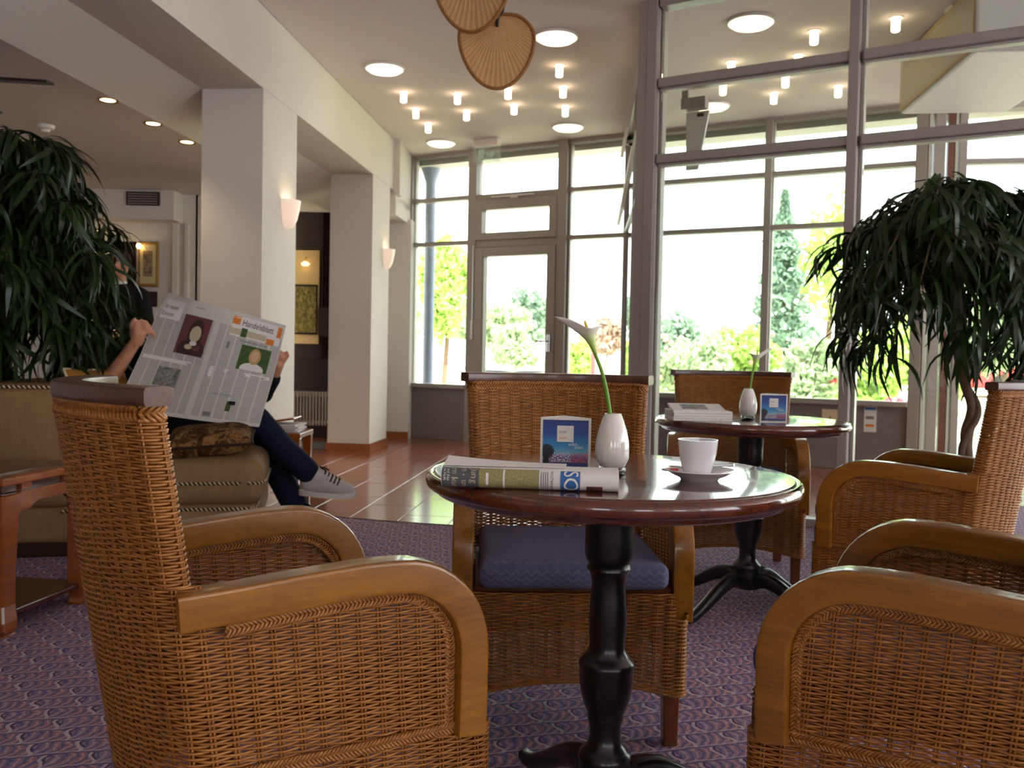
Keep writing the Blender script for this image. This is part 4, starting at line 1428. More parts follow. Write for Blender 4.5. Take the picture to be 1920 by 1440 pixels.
# ------------------------------------------------------------------ ceiling lamps
def make_cyl(x, y, where):
    t = thing('ceiling_cylinder_lamp', 'small glowing cylinder ceiling lamp, ' + where, 'ceiling lamp', (x, y, ZC), 0, 'small cylinder ceiling lamps')
    mb = MB(); mb.lathe([(.045, -.004), (.045, 0)], 20); mb.build('ceiling_ring', 'white', t)
    mb = MB(); mb.lathe([(.027, -.004), (.027, -.082), (.022, -.088), (.0, -.088)], 20, cap=False); mb.build('glass_tube', 'lamp', t)
for x, y, w in ((-.952, 7.554, 'left column, nearest of its three'), (-.904, 8.052, 'left column, middle of its three'), (-.842, 8.561, 'left column, farthest of its three'),
                (-.504, 7.569, 'second column from the pillars, nearer one'), (-.454, 8.088, 'second column from the pillars, farther one'),
                (-.079, 7.391, 'half hidden behind the tip of the palm-leaf fan'), (-.03, 7.854, 'just below right of the palm-leaf fan tip'),
                (.308, 6.788, 'nearest of the three left of the glazed partition'), (.366, 7.318, 'middle of the three left of the glazed partition'), (.417, 7.888, 'farthest of the three left of the glazed partition'),
                (1.95, 5.991, 'behind the partition, nearest left of its mullion'), (2.379, 5.734, 'behind the partition, beside the white air unit'),
                (1.562, 6.638, 'behind the partition, leftmost, just at the upper transom'), (1.994, 6.461, 'behind the partition, middle, just at the upper transom'),
                (1.623, 7.164, 'behind the partition, farthest left, under the upper transom'), (2.047, 6.933, 'behind the partition, centre of the first pane'),
                (2.087, 7.377, 'behind the partition, farthest in the first pane'), (2.533, 7.159, 'behind the partition, right of the first pane'), (2.475, 6.655, 'behind the partition, touching the mullion')):
    make_cyl(x, y, w)
for x, y, w in ((-1.024, 6.934, 'left of the palm-leaf fan'), (.254, 6.185, 'right of the palm-leaf fan'), (.482, 8.576, 'near the top of the glazed partition post'),
                (-.782, 9.322, 'closest to the window wall at the left'), (1.492, 5.845, 'behind the partition, nearer of the two there'), (1.672, 7.781, 'behind the partition, farther of the two there'),
                (-1.02, 4.9, 'just cropped by the top edge near the beam')):
    t = thing('ceiling_dome_lamp', 'round glowing dome ceiling lamp ' + w, 'ceiling lamp', (x, y, ZC), 0, 'round dome ceiling lamps')
    mb = MB(); mb.lathe([(.150, -.014), (.155, -.006), (.155, 0)], 40); mb.build('rim', 'white', t)
    mb = MB(); mb.lathe([(.145, -.012), (.12, -.03), (.07, -.042), (.0, -.046)], 40, cap=False); mb.build('glass_dome', 'dome', t)
# recessed spots along the edge of the lounge ceiling
for x, y, w in ((-2.455, 5.53, 'nearest of the three along the cove edge'), (-2.40, 6.081, 'middle of the three along the cove edge'), (-2.36, 6.60, 'beside the first pillar, half hidden')):
    t = thing('recessed_spotlight', 'recessed warm spotlight, ' + w, 'spotlight', (x - .05, y, 2.45), 0, 'recessed spotlights in the lounge ceiling')
    mb = MB(); mb.lathe([(.045, -.003), (.062, -.006), (.062, 0)], 24, cap=False); mb.build('bezel', 'gold', t)
    mb = MB(); mb.lathe([(.0, -.002), (.044, -.002)], 24, cap=False); mb.build('bulb', 'spot', t)
    ld = bpy.data.lights.new('spot_light', 'SPOT'); ld.energy = 26; ld.color = (1, .72, .45); ld.spot_size = R(120); ld.spot_blend = .6; ld.shadow_soft_size = .04
    lo_ = bpy.data.objects.new('light', ld); COL.objects.link(lo_); lo_.parent = t; lo_.location = (0, 0, -.02)
t = thing('smoke_detector', 'small white smoke detector on the lounge ceiling above the left plant', 'smoke detector', (-3.232, 6.191, 2.45))
mb = MB(); mb.lathe([(.0, -.045), (.025, -.045), (.03, -.03), (.055, -.022), (.06, 0)], 28, cap=False); mb.build('body', 'white', t)
mb = MB(); mb.lathe([(.026, -.047), (.026, -.038)], 20); mb.build('sensor', 'white', t)
# dark ceiling fan in the lounge, blades reach into the upper left corner
t = thing('ceiling_fan', 'dark ceiling fan in the lounge with a blade tip at the upper left', 'fan', (-2.95, 4.25, 2.45))
mb = MB(); mb.lathe([(.05, 0), (.05, -.02), (.012, -.03), (.012, -.17), (.07, -.18), (.09, -.21), (.09, -.27), (.05, -.30), (.0, -.30)], 28, cap=False); mb.build('motor', 'iron', t)
for a in (8, 80, 152, 224, 296):
    mb = MB(); mb.box(.08, .70, -.055, .055, -.245, -.232); b = mb.build('blade', 'iron', t, smooth=0, bevel=.004); b.rotation_euler = (R(8), 0, R(a))

# wall sconces on the pillars
def sconce(s, z, label):
    p = W0 + WU * s
    t = thing('wall_sconce', label, 'wall lamp', (p.x, p.y, z), math.atan2(WN.y, WN.x), 'alabaster wall sconces')
    # quarter-cone shell opening upwards; local +x points into the hall
    mb = MB(); mb.lathe([(.012, -.09), (.05, -.08), (.075, -.03), (.09, .04), (.098, .10), (.093, .10), (.085, .04), (.07, -.03), (.045, -.072), (.0, -.08)], 20, cap=False, a0=-math.pi / 2, a1=math.pi / 2)
    mb.build('shade', 'sconce', t, smooth=60)
    mb = MB(); mb.box(0, .012, -.045, .045, -.075, .075); mb.build('back_plate', 'white', t, smooth=0, bevel=.003)
    ld = bpy.data.lights.new('sconce_light', 'POINT'); ld.energy = .5; ld.color = (1, .78, .6); ld.shadow_soft_size = .03
    l = bpy.data.objects.new('light', ld); COL.objects.link(l); l.parent = t; l.location = (.05, 0, .04)
sconce(.43, 1.87, 'pale alabaster wall sconce on the nearer white pillar')
sconce(3.20, 1.865, 'pale alabaster wall sconce on the farther white pillar')
# exit sign
p = FA + FU * 1.15 - FN * .35
t = thing('exit_sign', 'clear hanging exit sign panel on the ceiling before the garden door', 'sign', (p.x, p.y, ZC), math.atan2(FU.y, FU.x))
mb = MB(); mb.box(-.14, .14, -.03, .03, -.07, 0); mb.build('housing', 'ceiling', t, smooth=0, bevel=.006)
mb = MB(); mb.box(-.16, .16, -.004, .004, -.24, -.065); mb.build('acrylic_panel', 'sign', t, smooth=0)
mb = MB(); mb.box(-.10, -.03, -.006, -.0045, -.21, -.10); mb.build('door_symbol', 'sign_green', t, smooth=0)
mb = MB(); mb.add([(.10, -.0055, -.155), (.05, -.0055, -.12), (.05, -.0055, -.145), (0, -.0055, -.145), (0, -.0055, -.165), (.05, -.0055, -.165), (.05, -.0055, -.19)], [(0, 1, 2, 3, 4, 5, 6)]); mb.build('arrow_symbol', 'sign_green', t, smooth=0)
# air unit hanging in the glazed porch
t = thing('air_curtain_unit', 'white ceiling air unit with a perforated side behind the glazed partition', 'air unit', (0, 0, 0))
q = [(2.715, 6.415), (2.565, 5.10), (3.27, 5.02), (3.409, 6.322)]
mb = MB(); mb.prism(q, 2.70, 3.10); mb.build('casing', 'white', t, smooth=0, bevel=.02, seg=3)
a, b_ = Vector((*q[1], 0)), Vector((*q[0], 0))
dv = (b_ - a); Lg = dv.length; dv.normalize(); nn = Vector((-dv.y, dv.x, 0))
def S_ac(u, v):
    p = a + dv * (.03 + (Lg - .06) * u) + nn * .002
    return ((p.x, p.y, 2.735 + .33 * v), tuple(nn))
o = patch_on('perforated_grille', S_ac, 0, 1, 0, 1, 'perf', t, 1, 1, .003)
for (u0, u1, v0, v1) in ((0, 1, -.06, 0), (0, 1, 1, 1.06), (-.02, 0, -.06, 1.06), (1, 1.02, -.06, 1.06)):
    patch_on('grille_rim', S_ac, u0, u1, v0, v1, 'niche', t, 1, 1, .006)
mb = MB(); mb.box(2.62, 2.70, 5.5, 5.6, 3.10, ZC); mb.build('bracket', 'white', t, smooth=0)
mb = MB(); mb.box(3.1, 3.2, 5.9, 6.0, 3.10, ZC); mb.build('bracket', 'white', t, smooth=0)
# window motor with slanted panel near the top of the corner post
p = PA + PU * .22 + PN * .32
t = thing('window_actuator', 'grey box with a slanted white panel behind the top of the corner post', 'actuator', (p.x, p.y, 2.56), math.atan2(PU.y, PU.x))
mb = MB(); mb.box(-.06, .10, -.04, .04, -.035, .035); mb.build('motor_box', 'frame', t, smooth=0, bevel=.004)
mb = MB(); mb.box(-.06, -.02, -.02, .02, .03, .10); mb.build('bracket', 'frame', t, smooth=0)
mb = MB(); mb.add([(-.045, .03, -.04), (.105, .03, -.04), (.03, .06, -.40), (-.05, .06, -.40), (-.045, .05, -.04), (.105, .05, -.04), (.03, .08, -.40), (-.05, .08, -.40)], [(0, 1, 2, 3), (7, 6, 5, 4), (0, 4, 5, 1), (1, 5, 6, 2), (2, 6, 7, 3), (3, 7, 4, 0)])
mb.build('slanted_panel', 'white', t, smooth=0)
mb = MB(); mb.box(.03, .07, .02, .03, -.075, -.055); mb.build('catch', 'iron', t, smooth=0)
# little dome camera on the return wall
p = RA + ru * 1.15
t = thing('dome_camera', 'small dark dome camera on the edge of the glazed partition', 'camera', (p.x - .05, p.y, 2.58))
mb = MB(); ellipsoid(mb, (0, 0, 0), (.05, .05, .05)); mb.build('dome', 'iron', t, smooth=180)
mb = MB(); mb.lathe([(.054, -.012), (.056, 0), (.054, .012)], 24, (0, 0, -.02)); mb.build('collar', 'white', t)
# notices on the spandrel panels and doors
for s0, s1, z0, z1, mt, lab in ((4.42, 4.64, .28, .52, 'pink_sheet', 'peach notice sheet on the grey window panel under the far table edge'), (4.77, 4.87, .34, .56, 'paper', 'narrow white notice sheet with blue heading on the grey window panel')):
    t = thing('notice_sheet', lab, 'notice', fm(s0, -.06, z0), math.atan2(FU.y, FU.x))
    w_, h_ = s1 - s0, z1 - z0
    mb = MB(); mb.box(0, w_, .054, .0565, 0, h_); mb.build('sheet', mt, t, smooth=0)
    Sx = lambda u, v, w_=w_, h_=h_: ((w_ * u, .054, h_ * v), (0, -1, 0))
    if mt == 'paper':
        patch_on('heading_bar', Sx, .05, .95, .86, .97, 'blue_ink', t, 1, 1)
        patch_on('text_block', Sx, .12, .8, .50, .62, 'ink_grey', t, 1, 1)
        patch_on('text_block', Sx, .12, .8, .2, .30, 'orange', t, 1, 1)
    else:
        patch_on('script_mark', Sx, .3, .36, .4, .75, 'ink_grey', t, 1, 1)
        patch_on('script_mark', Sx, .3, .66, .40, .45, 'ink_grey', t, 1, 1)
        patch_on('lower_half', Sx, .0, 1, .0, .2, 'paper', t, 1, 1)

# ------------------------------------------------------------------ palm-leaf fan hanging from the hall ceiling
t = thing('palm_leaf_fan', 'ceiling punkah with two heart-shaped woven palm-leaf blades', 'fan', (-.12, 4.55, ZC))
mb = MB(); mb.lathe([(.05, 0), (.05, -.03), (.012, -.04), (.012, -.19), (.04, -.20), (.04, -.25), (.0, -.25)], 24, cap=False); mb.build('drop_rod', 'iron', t)
mb = MB(); mb.tube([(-.25, -.10, -.22), (0, 0, -.22), (.12, .05, -.22)], .011, 10); mb.build('shaft', 'iron', t)
def palm_blade(c, wd, ht, rz, tilt):
    # heart outline: angle 0 at bottom tip
    def rim(a):
        # a in 0..2pi from tip
        x = math.sin(a) * (1 - .10 * math.cos(a)) * (1 - .12 * (1 + math.cos(a)) * .5)
        z = -math.cos(a)
        z = z if z < 0 else z * .74
        if abs(a - math.pi) < .5:
            z -= .10 * (1 - abs(a - math.pi) / .5)
        return x * wd / 2, z * ht * .575 + ht * .075
    root = (0, ht * .36)
    mb = MB(); n = 72
    vs = [(root[0], 0.01, root[1])]
    for j in range(1, 7):
        f = j / 6
        for i in range(n):
            x, z = rim(2 * math.pi * i / n)
            vs.append((root[0] + (x - root[0]) * f, .012 * math.sin(f * 3) + .0025 * (1 if i % 2 else -1) * f, root[1] + (z - root[1]) * f))
    fs = [(0, 1 + i, 1 + (i + 1) % n) for i in range(n)]
    for j in range(5):
        for i in range(n):
            fs.append((1 + j * n + i, 1 + j * n + (i + 1) % n, 1 + (j + 1) * n + (i + 1) % n, 1 + (j + 1) * n + i))
    for dy in (-.003, .003):
        mb.add([(v[0], v[1] + dy, v[2] - root[1]) for v in vs], fs)
    o = mb.build('blade', 'palm', t, smooth=60)
    o.location = (c[0] + .12, c[1] - 4.55, c[2] + root[1] - ZC)
    o.rotation_euler = (tilt, 0, rz)
    mb = MB(); mb.tube([(rim(2 * math.pi * i / n)[0], .002, rim(2 * math.pi * i / n)[1] - root[1]) for i in range(n)], .0095, 8, closed=True)
    mb.build('woven_rim', 'palm_rim', o)
    mb = MB(); mb.tube([(.0, -.006, -.03), (.002, -.010, .02), (.025, -.012, .05), (.035, .0, .12)], [.008, .010, .009, .008], 8); mb.build('root_clamp', 'iron', o)
    return o
palm_blade((-.112, 4.6, 2.485), .400, .405, R(4), R(-5))
palm_blade((-.232, 4.36, 2.70), .400, .405, R(-8), R(4))

# ------------------------------------------------------------------ lounge: coffee table, sofa, cushions
t = thing('coffee_table', 'low red-brown wooden coffee table with hoof feet and lower shelf at the left', 'coffee table', (-1.591, 2.806, .004), R(-8.3))
Lx, Ly = -1.05, .50
mb = MB(); mb.box(Lx, 0, 0, Ly, .488, .515); mb.build('top_frame', 'coffee', t, smooth=0, bevel=.006)
mb = MB(); mb.box(Lx + .07, -.07, .07, Ly - .07, .5155, .519); mb.build('top_panel', 'coffee_dark', t, smooth=0)
mb = MB(); mb.box(Lx + .04, -.04, .04, Ly - .04, .462, .488); mb.build('waist', 'coffee_dark', t, smooth=0)
for yy in (.12, .34):
    mb = MB(); mb.box(-.05, -.03, yy, yy + .05, .463, .487); mb.build('waist_block', 'coffee', t, smooth=0)
def apron(p0, p1, nrm, name='apron'):
    p0, p1 = Vector(p0), Vector(p1); L_ = (p1 - p0).length; d_ = (p1 - p0).normalized()
    top = .462; pts = []
    prof = [(0, .36), (.05, .375), (.08, .395), (.12, .40), (.14, .413), (.16, .42)]
    low = [(x, z) for x, z in prof] + [(L_ - x, z) for x, z in prof[::-1]]
    mb = MB(); vs, fs = [], []
    for k, (x, z) in enumerate(low):
        for off in (0, .028):
            for zz in (z, top):
                q = p0 + d_ * x + Vector(nrm) * off; vs.append((q.x, q.y, zz))
    for k in range(len(low) - 1):
        a = k * 4; b = a + 4
        fs += [(a, b, b + 1, a + 1), (a + 2, a + 3, b + 3, b + 2), (a, a + 2, b + 2, b), (a + 1, b + 1, b + 3, a + 3)]
    fs += [(0, 1, 3, 2), (len(vs) - 4, len(vs) - 2, len(vs) - 1, len(vs) - 3)]
    mb.add(vs, fs).build(name, 'coffee', t, smooth=0, bevel=.003)
apron((-.012, .02, 0), (-.012, Ly - .02, 0), (-1, 0, 0))
apron((Lx + .02, .012, 0), (-.02, .012, 0), (0, 1, 0))
apron((Lx + .02, Ly - .012, 0), (-.02, Ly - .012, 0), (0, -1, 0))
for lx, sx in ((-.045, 1), (Lx + .045, -1)):
    for ly, sy in ((.045, -1), (Ly - .045, 1)):
        mb = MB(); vs, fs = [], []
        path = [(.462, .0, .040), (.36, .004, .036), (.2, -.002, .031), (.10, -.002, .031), (.05, .004, .034), (.02, .006, .034), (0.0, -.004, .028)]
        for z, o_, hw in path:
            cx, cy = lx + sx * o_, ly + sy * o_
            vs += [(cx - hw, cy - hw, z), (cx + hw, cy - hw, z), (cx + hw, cy + hw, z), (cx - hw, cy + hw, z)]
        for k in range(len(path) - 1):
            fs += [(k * 4 + i, k * 4 + (i + 1) % 4, k * 4 + 4 + (i + 1) % 4, k * 4 + 4 + i) for i in range(4)]
        fs += [(0, 1, 2, 3), tuple(range(len(vs) - 1, len(vs) - 5, -1))]
        mb.add(vs, fs).build('leg', 'coffee', t, smooth=0, bevel=.006)
mb = MB(); mb.box(Lx + .03, -.03, .03, Ly - .03, .055, .075); mb.build('lower_shelf', 'coffee_dark', t, smooth=0, bevel=.004)
t = thing('dish', 'small pale dish on the coffee table at the left edge', 'dish', (-1.80, 2.97, .523))
mb = MB(); mb.lathe([(.0, .0), (.05, .0), (.075, .012), (.072, .014), (.05, .004), (.0, .003)], 32, cap=False); mb.build('dish', 'porcelain', t, smooth=60)

def cord(name, P, parent, r=.0055, pitch=.02):
    # twisted two-colour piping
    P = np.asarray(P, float)
    d = np.r_[0, np.cumsum(np.linalg.norm(np.diff(P, axis=0), axis=1))]
    n = max(6, int(d[-1] / .005)); tt = np.linspace(0, d[-1], n)
    Q = np.stack([np.interp(tt, d, P[:, k]) for k in range(3)], 1)
    T = np.gradient(Q, axis=0); T /= np.linalg.norm(T, axis=1)[:, None] + 1e-9
    up = np.array([0, 0, 1.0]); A = np.cross(T, up); A /= np.linalg.norm(A, axis=1)[:, None] + 1e-9; B = np.cross(T, A)
    for k, mt in ((0, 'trim_dark'), (1, 'trim_pale')):
        ph = 2 * np.pi * tt / pitch + k * np.pi
        X = Q + r * .75 * (np.cos(ph)[:, None] * A + np.sin(ph)[:, None] * B)
        mb = MB(); mb.tube(X, r * .8, 6); mb.build(name, mt, parent, smooth=60)

# sofa: local x along its front (away from us), local y into its depth (towards the left)
sa = Vector((-.208, .978)); sb = Vector((-.978, -.208))
SM = Matrix(((sa.x, sb.x, 0, -1.155), (sa.y, sb.y, 0, 4.10), (0, 0, 1, .004), (0, 0, 0, 1)))
sofa = thing('suede_sofa', 'tan suede sofa with twisted cord piping, the newspaper reader sits on it', 'sofa')
sofa.matrix_world = SM
def spart(name, x0, x1, y0, y1, z0, z1, bev, mat='suede'):
    mb = MB(); mb.box(x0, x1, y0, y1, z0, z1); return mb.build(name, mat, sofa, smooth=80, bevel=bev, seg=5)
spart('plinth', .03, 1.07, .03, 1.2, .0, .075, .01, 'trim_dark')
spart('base', .015, 1.09, .015, 1.22, .06, .225, .035)
spart('seat_cushion', .0, 1.095, -.02, .86, .215, .445, .075)
spart('backrest', .0, 1.095, .80, 1.27, .215, .765, .06)
for z, o_ in ((.325, .004), (.205, .002)):
    y0 = -.02 if z > .3 else .015
    cord('piping', [(.07, y0 - o_, z), (1.03, y0 - o_, z)], sofa)
    x0 = .0 if z > .3 else .015
    pts = [(x0 - o_, .84, z), (x0 - o_, .08, z)]
    cord('piping', pts, sofa)
    # rounded corner
    rad = .07
    cord('piping', [(x0 - o_ + rad - rad * math.cos(R(a)), y0 - o_ + rad - rad * math.sin(R(a)), z) for a in range(0, 91, 10)], sofa)
cord('piping', [(.01, .83, .755), (.008, 1.24, .755)], sofa)
cord('piping', [(.02, .815, .755), (1.07, .815, .755)], sofa)

def pillow(name, label, loc, rot, size, mat, cat='cushion', trim=False):
    t = thing(name, label, cat, loc); t.rotation_euler = rot
    sx, sy, sz = size
    mb = MB()
    n = 18
    for sgn in (1, -1):
        def fn(u, v, sgn=sgn):
            x, y = 2 * u - 1, 2 * v - 1
            pinch = 1 - .07 * (x * x * y * y) * 0 + -.05 * ((1 - x * x) * (abs(y) > .999) + (1 - y * y) * (abs(x) > .999))
            h = (max(0, 1 - x ** 4) * max(0, 1 - y ** 4)) ** .5
            bump = 1 + .05 * math.sin(5 * x + 2) * math.cos(4 * y)
            return (x * sx / 2 * (1 - .05 * (1 - y * y)), y * sy / 2 * (1 - .05 * (1 - x * x)), sgn * sz / 2 * h * bump)
        mb.grid(fn, n, n)
    mb.uv = None
    mb.build('cover', mat, t, smooth=180)
    edge = []
    for k in range(4 * 12):
        s_, f = divmod(k, 12); f = f / 12 * 2 - 1
        x, y = [(f, -1), (1, f), (-f, 1), (-1, -f)][s_]
        edge.append((x * sx / 2 * (1 - .05 * (1 - y * y)), y * sy / 2 * (1 - .05 * (1 - x * x)), 0))
    mb = MB(); mb.tube(edge, .007, 8, closed=True); mb.build('edging', 'trim_dark' if not trim else 'trim_pale', t)
    return t
pillow('patterned_pillow', 'brown patterned velvet pillow lying on the sofa seat beside the reader', (-1.415, 4.20, .515), (R(6), R(-4), R(14)), (.40, .34, .13), 'velvet')
pillow('ochre_pillow', 'ochre suede pillow propped on the sofa behind the left foreground chair', (-1.99, 4.42, .645), (R(64), 0, R(78)), (.42, .42, .15), 'suede_gold', trim=True)

# side table with magazines behind the reader's knee
t = thing('side_table', 'small wooden side table behind the knee of the newspaper reader', 'side table', (-1.42, 5.48, 0))
mb = MB(); mb.box(-.33, .17, -.18, .18, .42, .45); mb.build('top', 'coffee', t, smooth=0, bevel=.006)
for lx in (-.30, .14):
    for ly in (-.15, .15):
        mb = MB(); mb.frustum((lx, ly, 0), (.016, .016), (lx, ly, .42), (.026, .026)); mb.build('leg', 'coffee', t, smooth=0, bevel=.003)
mb = MB(); mb.box(-.31, .15, -.165, -.145, .36, .42); mb.build('apron', 'coffee', t, smooth=0)
t = thing('magazine_holder', 'white magazines in a wooden tray on the side table behind the reader', 'magazines', (-1.38, 5.46, .45))
for k in range(4):
    mb = MB(); mb.box(-.2, .10, -.12, .12, k * .012, k * .012 + .011); b = mb.build('magazine', 'paper', t, smooth=0, bevel=.003); b.rotation_euler = (0, 0, R((-1) ** k * 4))
mb = MB(); mb.box(-.25, .10, -.10, .10, 0, .012); b = mb.build('wooden_tray', 'coffee', t, smooth=0, bevel=.004); b.location = (-.02, 0, .062); b.rotation_euler = (0, R(-9), 0)

# pictures on the lounge wall
t = thing('framed_print', 'gilt framed print on the lounge wall left of the first pillar', 'picture', (-3.59, 8.84, 1.76))
mb = MB(); mb.box(-.10, .10, -.03, 0, -.22, .22); mb.build('frame', 'gold', t, smooth=0, bevel=.01)
mb = MB(); mb.box(-.075, .075, -.034, -.03, -.19, .19); mb.build('mount', 'mount', t, smooth=0)
mb = MB(); mb.box(-.045, .045, -.037, -.034, -.12, .13); mb.build('print', 'print', t, smooth=0)
t = thing('small_dark_plaque', 'small dark plaque on the lounge wall under the gilt picture', 'plaque', (-3.575, 8.84, 1.42))
mb = MB(); mb.box(-.07, .07, -.02, 0, -.075, .075); mb.build('board', 'iron', t, smooth=0, bevel=.004)
mb = MB(); mb.box(-.055, .055, -.022, -.02, -.06, .06); mb.build('face', 'dark_panel', t, smooth=0)
for x, y, z, lab in ((-4.0, 8.60, 2.03, 'tiny glowing wall bulb seen through the left plant above the dark doorway'), (-3.66, 8.76, 1.93, 'tiny glowing picture bulb at the top of the gilt frame'), (-4.47, 8.55, 1.45, 'tiny glowing bulb deep inside the left plant')):
    t = thing('wall_bulb', lab, 'lamp', (x, y, z))
    mb = MB(); ellipsoid(mb, (0, 0, 0), (.022, .022, .026)); mb.build('bulb', 'spot', t, smooth=180)
    mb = MB(); mb.tube([(0, 0, .02), (0, .06, .05), (0, 8.835 - y, .05)], .008, 6); mb.build('arm', 'gold', t)

# ------------------------------------------------------------------ indoor trees with drooping leaves
def leaf_mesh(seed, L, W):
    r = random.Random(seed)
    n = 7; vs, fs = [], []
    a = R(r.uniform(-25, 15)); x = z = 0
    bend = R(r.uniform(12, 20))
    for k in range(n + 1):
        f = k / n
        w = W * math.sin(math.pi * min(1, f * .93 + .05)) ** .75 * (1 - .25 * f)
        tw = .25 * f * r.uniform(.4, 1)
        for q in (-1, 0, 1):
            vs.append((x + .0 * q, q * w / 2, z + (abs(q) * w * .16)))
        x += math.cos(a) * L / n; z += math.sin(a) * L / n
        a -= bend * (1.15 if k < 4 else .6)
        a = max(a, R(-88))
    for k in range(n):
        for q in (0, 1):
            i = k * 3 + q
            fs.append((i, i + 1, i + 4, i + 3))
    me = bpy.data.meshes.new('leaf')
    me.from_pydata(vs, [], fs)
    me.polygons.foreach_set('use_smooth', [True] * len(fs))
    me.materials.append(M['leaf'])
    return me
def make_plant(name, label, base, trunk, centre, rad, n, seed, toward):
    r = random.Random(seed)
    t = thing(name, label, 'plant', base)
    bx, by, bz = base
    mb = MB(); mb.lathe([(.0, .0), (.14, .0), (.17, .02), (.20, .34), (.215, .35), (.215, .37), (.185, .37), (.18, .34), (.0, .34)], 32, cap=False); mb.build('planter', 'pot', t)
    mb = MB(); mb.lathe([(.0, .345), (.18, .342)], 24, cap=False); mb.build('soil', 'soil', t)
    P = chaikin([(p[0] - bx, p[1] - by, p[2] - bz) for p in trunk], 3, False)
    k_ = np.linspace(0, 1, len(P))
    mb = MB(); mb.tube(P, .026 - .010 * k_ + .004 * np.sin(k_ * 26), 12); mb.build('trunk', 'bark', t)
    Q = P + np.stack([.026 * np.cos(k_ * 15), .026 * np.sin(k_ * 15), 0 * k_], 1)
    mb = MB(); mb.tube(Q, .017 - .006 * k_, 10); mb.build('trunk', 'bark', t)
    top = Vector(P[-1])
    c = Vector(centre) - Vector(base)
    # branches with leaf tufts
    meshes = [leaf_mesh(seed * 10 + i, r.uniform(.19, .27), r.uniform(.019, .027)) for i in range(8)]
    places = []
    nb = 70
    for b in range(nb):
        th = 2 * math.pi * b / nb * 3.88 + r.uniform(-.3, .3)
        el = r.uniform(-.85, 1.0)
        rr = r.uniform(.62, 1.0)
        e = c + Vector((rad[0] * math.cos(th) * rr * math.sqrt(max(.05, 1 - el ** 2)), rad[1] * math.sin(th) * rr * math.sqrt(max(.05, 1 - el ** 2)), rad[2] * el))
        s0 = Vector(P[int(len(P) * r.uniform(.72, .99))])
        mid = (s0 + e) / 2 + Vector((0, 0, .10 + .08 * r.random()))
        br = chaikin([tuple(s0), tuple(mid), tuple(e), tuple(e + (e - s0).normalized() * .05 - Vector((0, 0, .06)))], 2, False)
        mb = MB(); mb.tube(br, np.linspace(.007, .0025, len(br)), 6); mb.build('branch', 'bark', t)
        out = math.atan2(e.y - c.y, e.x - c.x)
        for k in range(n // nb):
            f = r.uniform(.35, 1)
            p = Vector(br[min(len(br) - 1, int(f * (len(br) - 1)))])
            p += Vector((r.uniform(-.02, .02), r.uniform(-.02, .02), r.uniform(-.02, .03)))
            places.append((p, out + r.gauss(0, .95), r.gauss(R(18), R(16)), r.gauss(0, .35), r.uniform(.8, 1.25)))
    cam_l = Vector((0, 0, .94)) - Vector(base)
    places.sort(key=lambda q: (q[0] - cam_l).length)
    V, F = [], []
    for i, (p, yaw, pit, rol, sc) in enumerate(places):
        me = meshes[i % len(meshes)]
        mx = Matrix.Translation(p) @ Matrix.Rotation(yaw, 4, 'Z') @ Matrix.Rotation(pit, 4, 'Y') @ Matrix.Rotation(rol, 4, 'X') @ Matrix.Scale(sc, 4)
        if i < 300:
            o = bpy.data.objects.new('leaf', me); COL.objects.link(o); o.parent = t; o.matrix_local = mx
        else:
            o0 = len(V)
            V += [tuple(mx @ v.co) for v in me.vertices]
            F += [tuple(o0 + k for k in pl_.vertices) for pl_ in me.polygons]
    mb = MB(); mb.add(V, F); 
    me = bpy.data.meshes.new('foliage'); me.from_pydata(V, [], F); me.polygons.foreach_set('use_smooth', [True] * len(F)); me.materials.append(M['leaf'])
    o = bpy.data.objects.new('inner_foliage', me); COL.objects.link(o); o.parent = t; o['kind'] = 'stuff'
    return t
make_plant('indoor_fig_tree', 'tall indoor fig tree with long drooping leaves before the glazed partition at right', (2.02, 3.95, .004),
           [(2.02, 3.95, .33), (2.03, 3.95, .5), (2.0, 3.94, .62), (2.03, 3.93, .74), (1.98, 3.93, .86), (1.97, 3.93, 1.05), (1.93, 3.92, 1.25), (1.90, 3.92, 1.42), (1.88, 3.92, 1.56)],
           (1.92, 3.92, 1.35), (.52, .42, .38), 1900, 3, None)
make_plant('indoor_fig_tree', 'large dark indoor fig tree with drooping leaves at the left edge', (-2.80, 4.62, .004),
           [(-2.80, 4.62, .33), (-2.78, 4.6, .6), (-2.70, 4.58, .9), (-2.55, 4.55, 1.2), (-2.45, 4.5, 1.45), (-2.40, 4.48, 1.65)],
           (-2.45, 4.40, 1.37), (.48, .42, .60), 3000, 5, None)
# ------------------------------------------------------------------ the newspaper reader
man = thing('person', 'seated person in dark jeans, black shirt and grey sneakers hidden behind an open newspaper', 'person', (-1.75, 4.72, .45))
O = Vector((-1.75, 4.72, .45))
def rel(p): return tuple(Vector(p) - O)
def caps(mb, lst):
    for p0, r0, p1, r1 in lst:
        capsule(mb, rel(p0), r0, rel(p1), r1)
HIP, CH, SHR, SHL, NK, HD = (-1.75, 4.74, .50), (-1.73, 4.74, .80), (-1.90, 4.70, .90), (-1.55, 4.76, .88), (-1.71, 4.74, .95), (-1.69, 4.72, 1.065)
ELR, WRR, ELL, WRL = (-2.03, 4.50, .765), (-1.865, 4.43, .965), (-1.30, 4.66, .72), (-1.185, 4.50, .835)
HL, KL, AL = (-1.70, 4.62, .475), (-1.285, 4.52, .585), (-1.01, 4.60, .30)      # crossed leg
HR_, KR, AR = (-1.72, 4.80, .47), (-1.30, 4.70, .455), (-1.10, 4.62, .11)
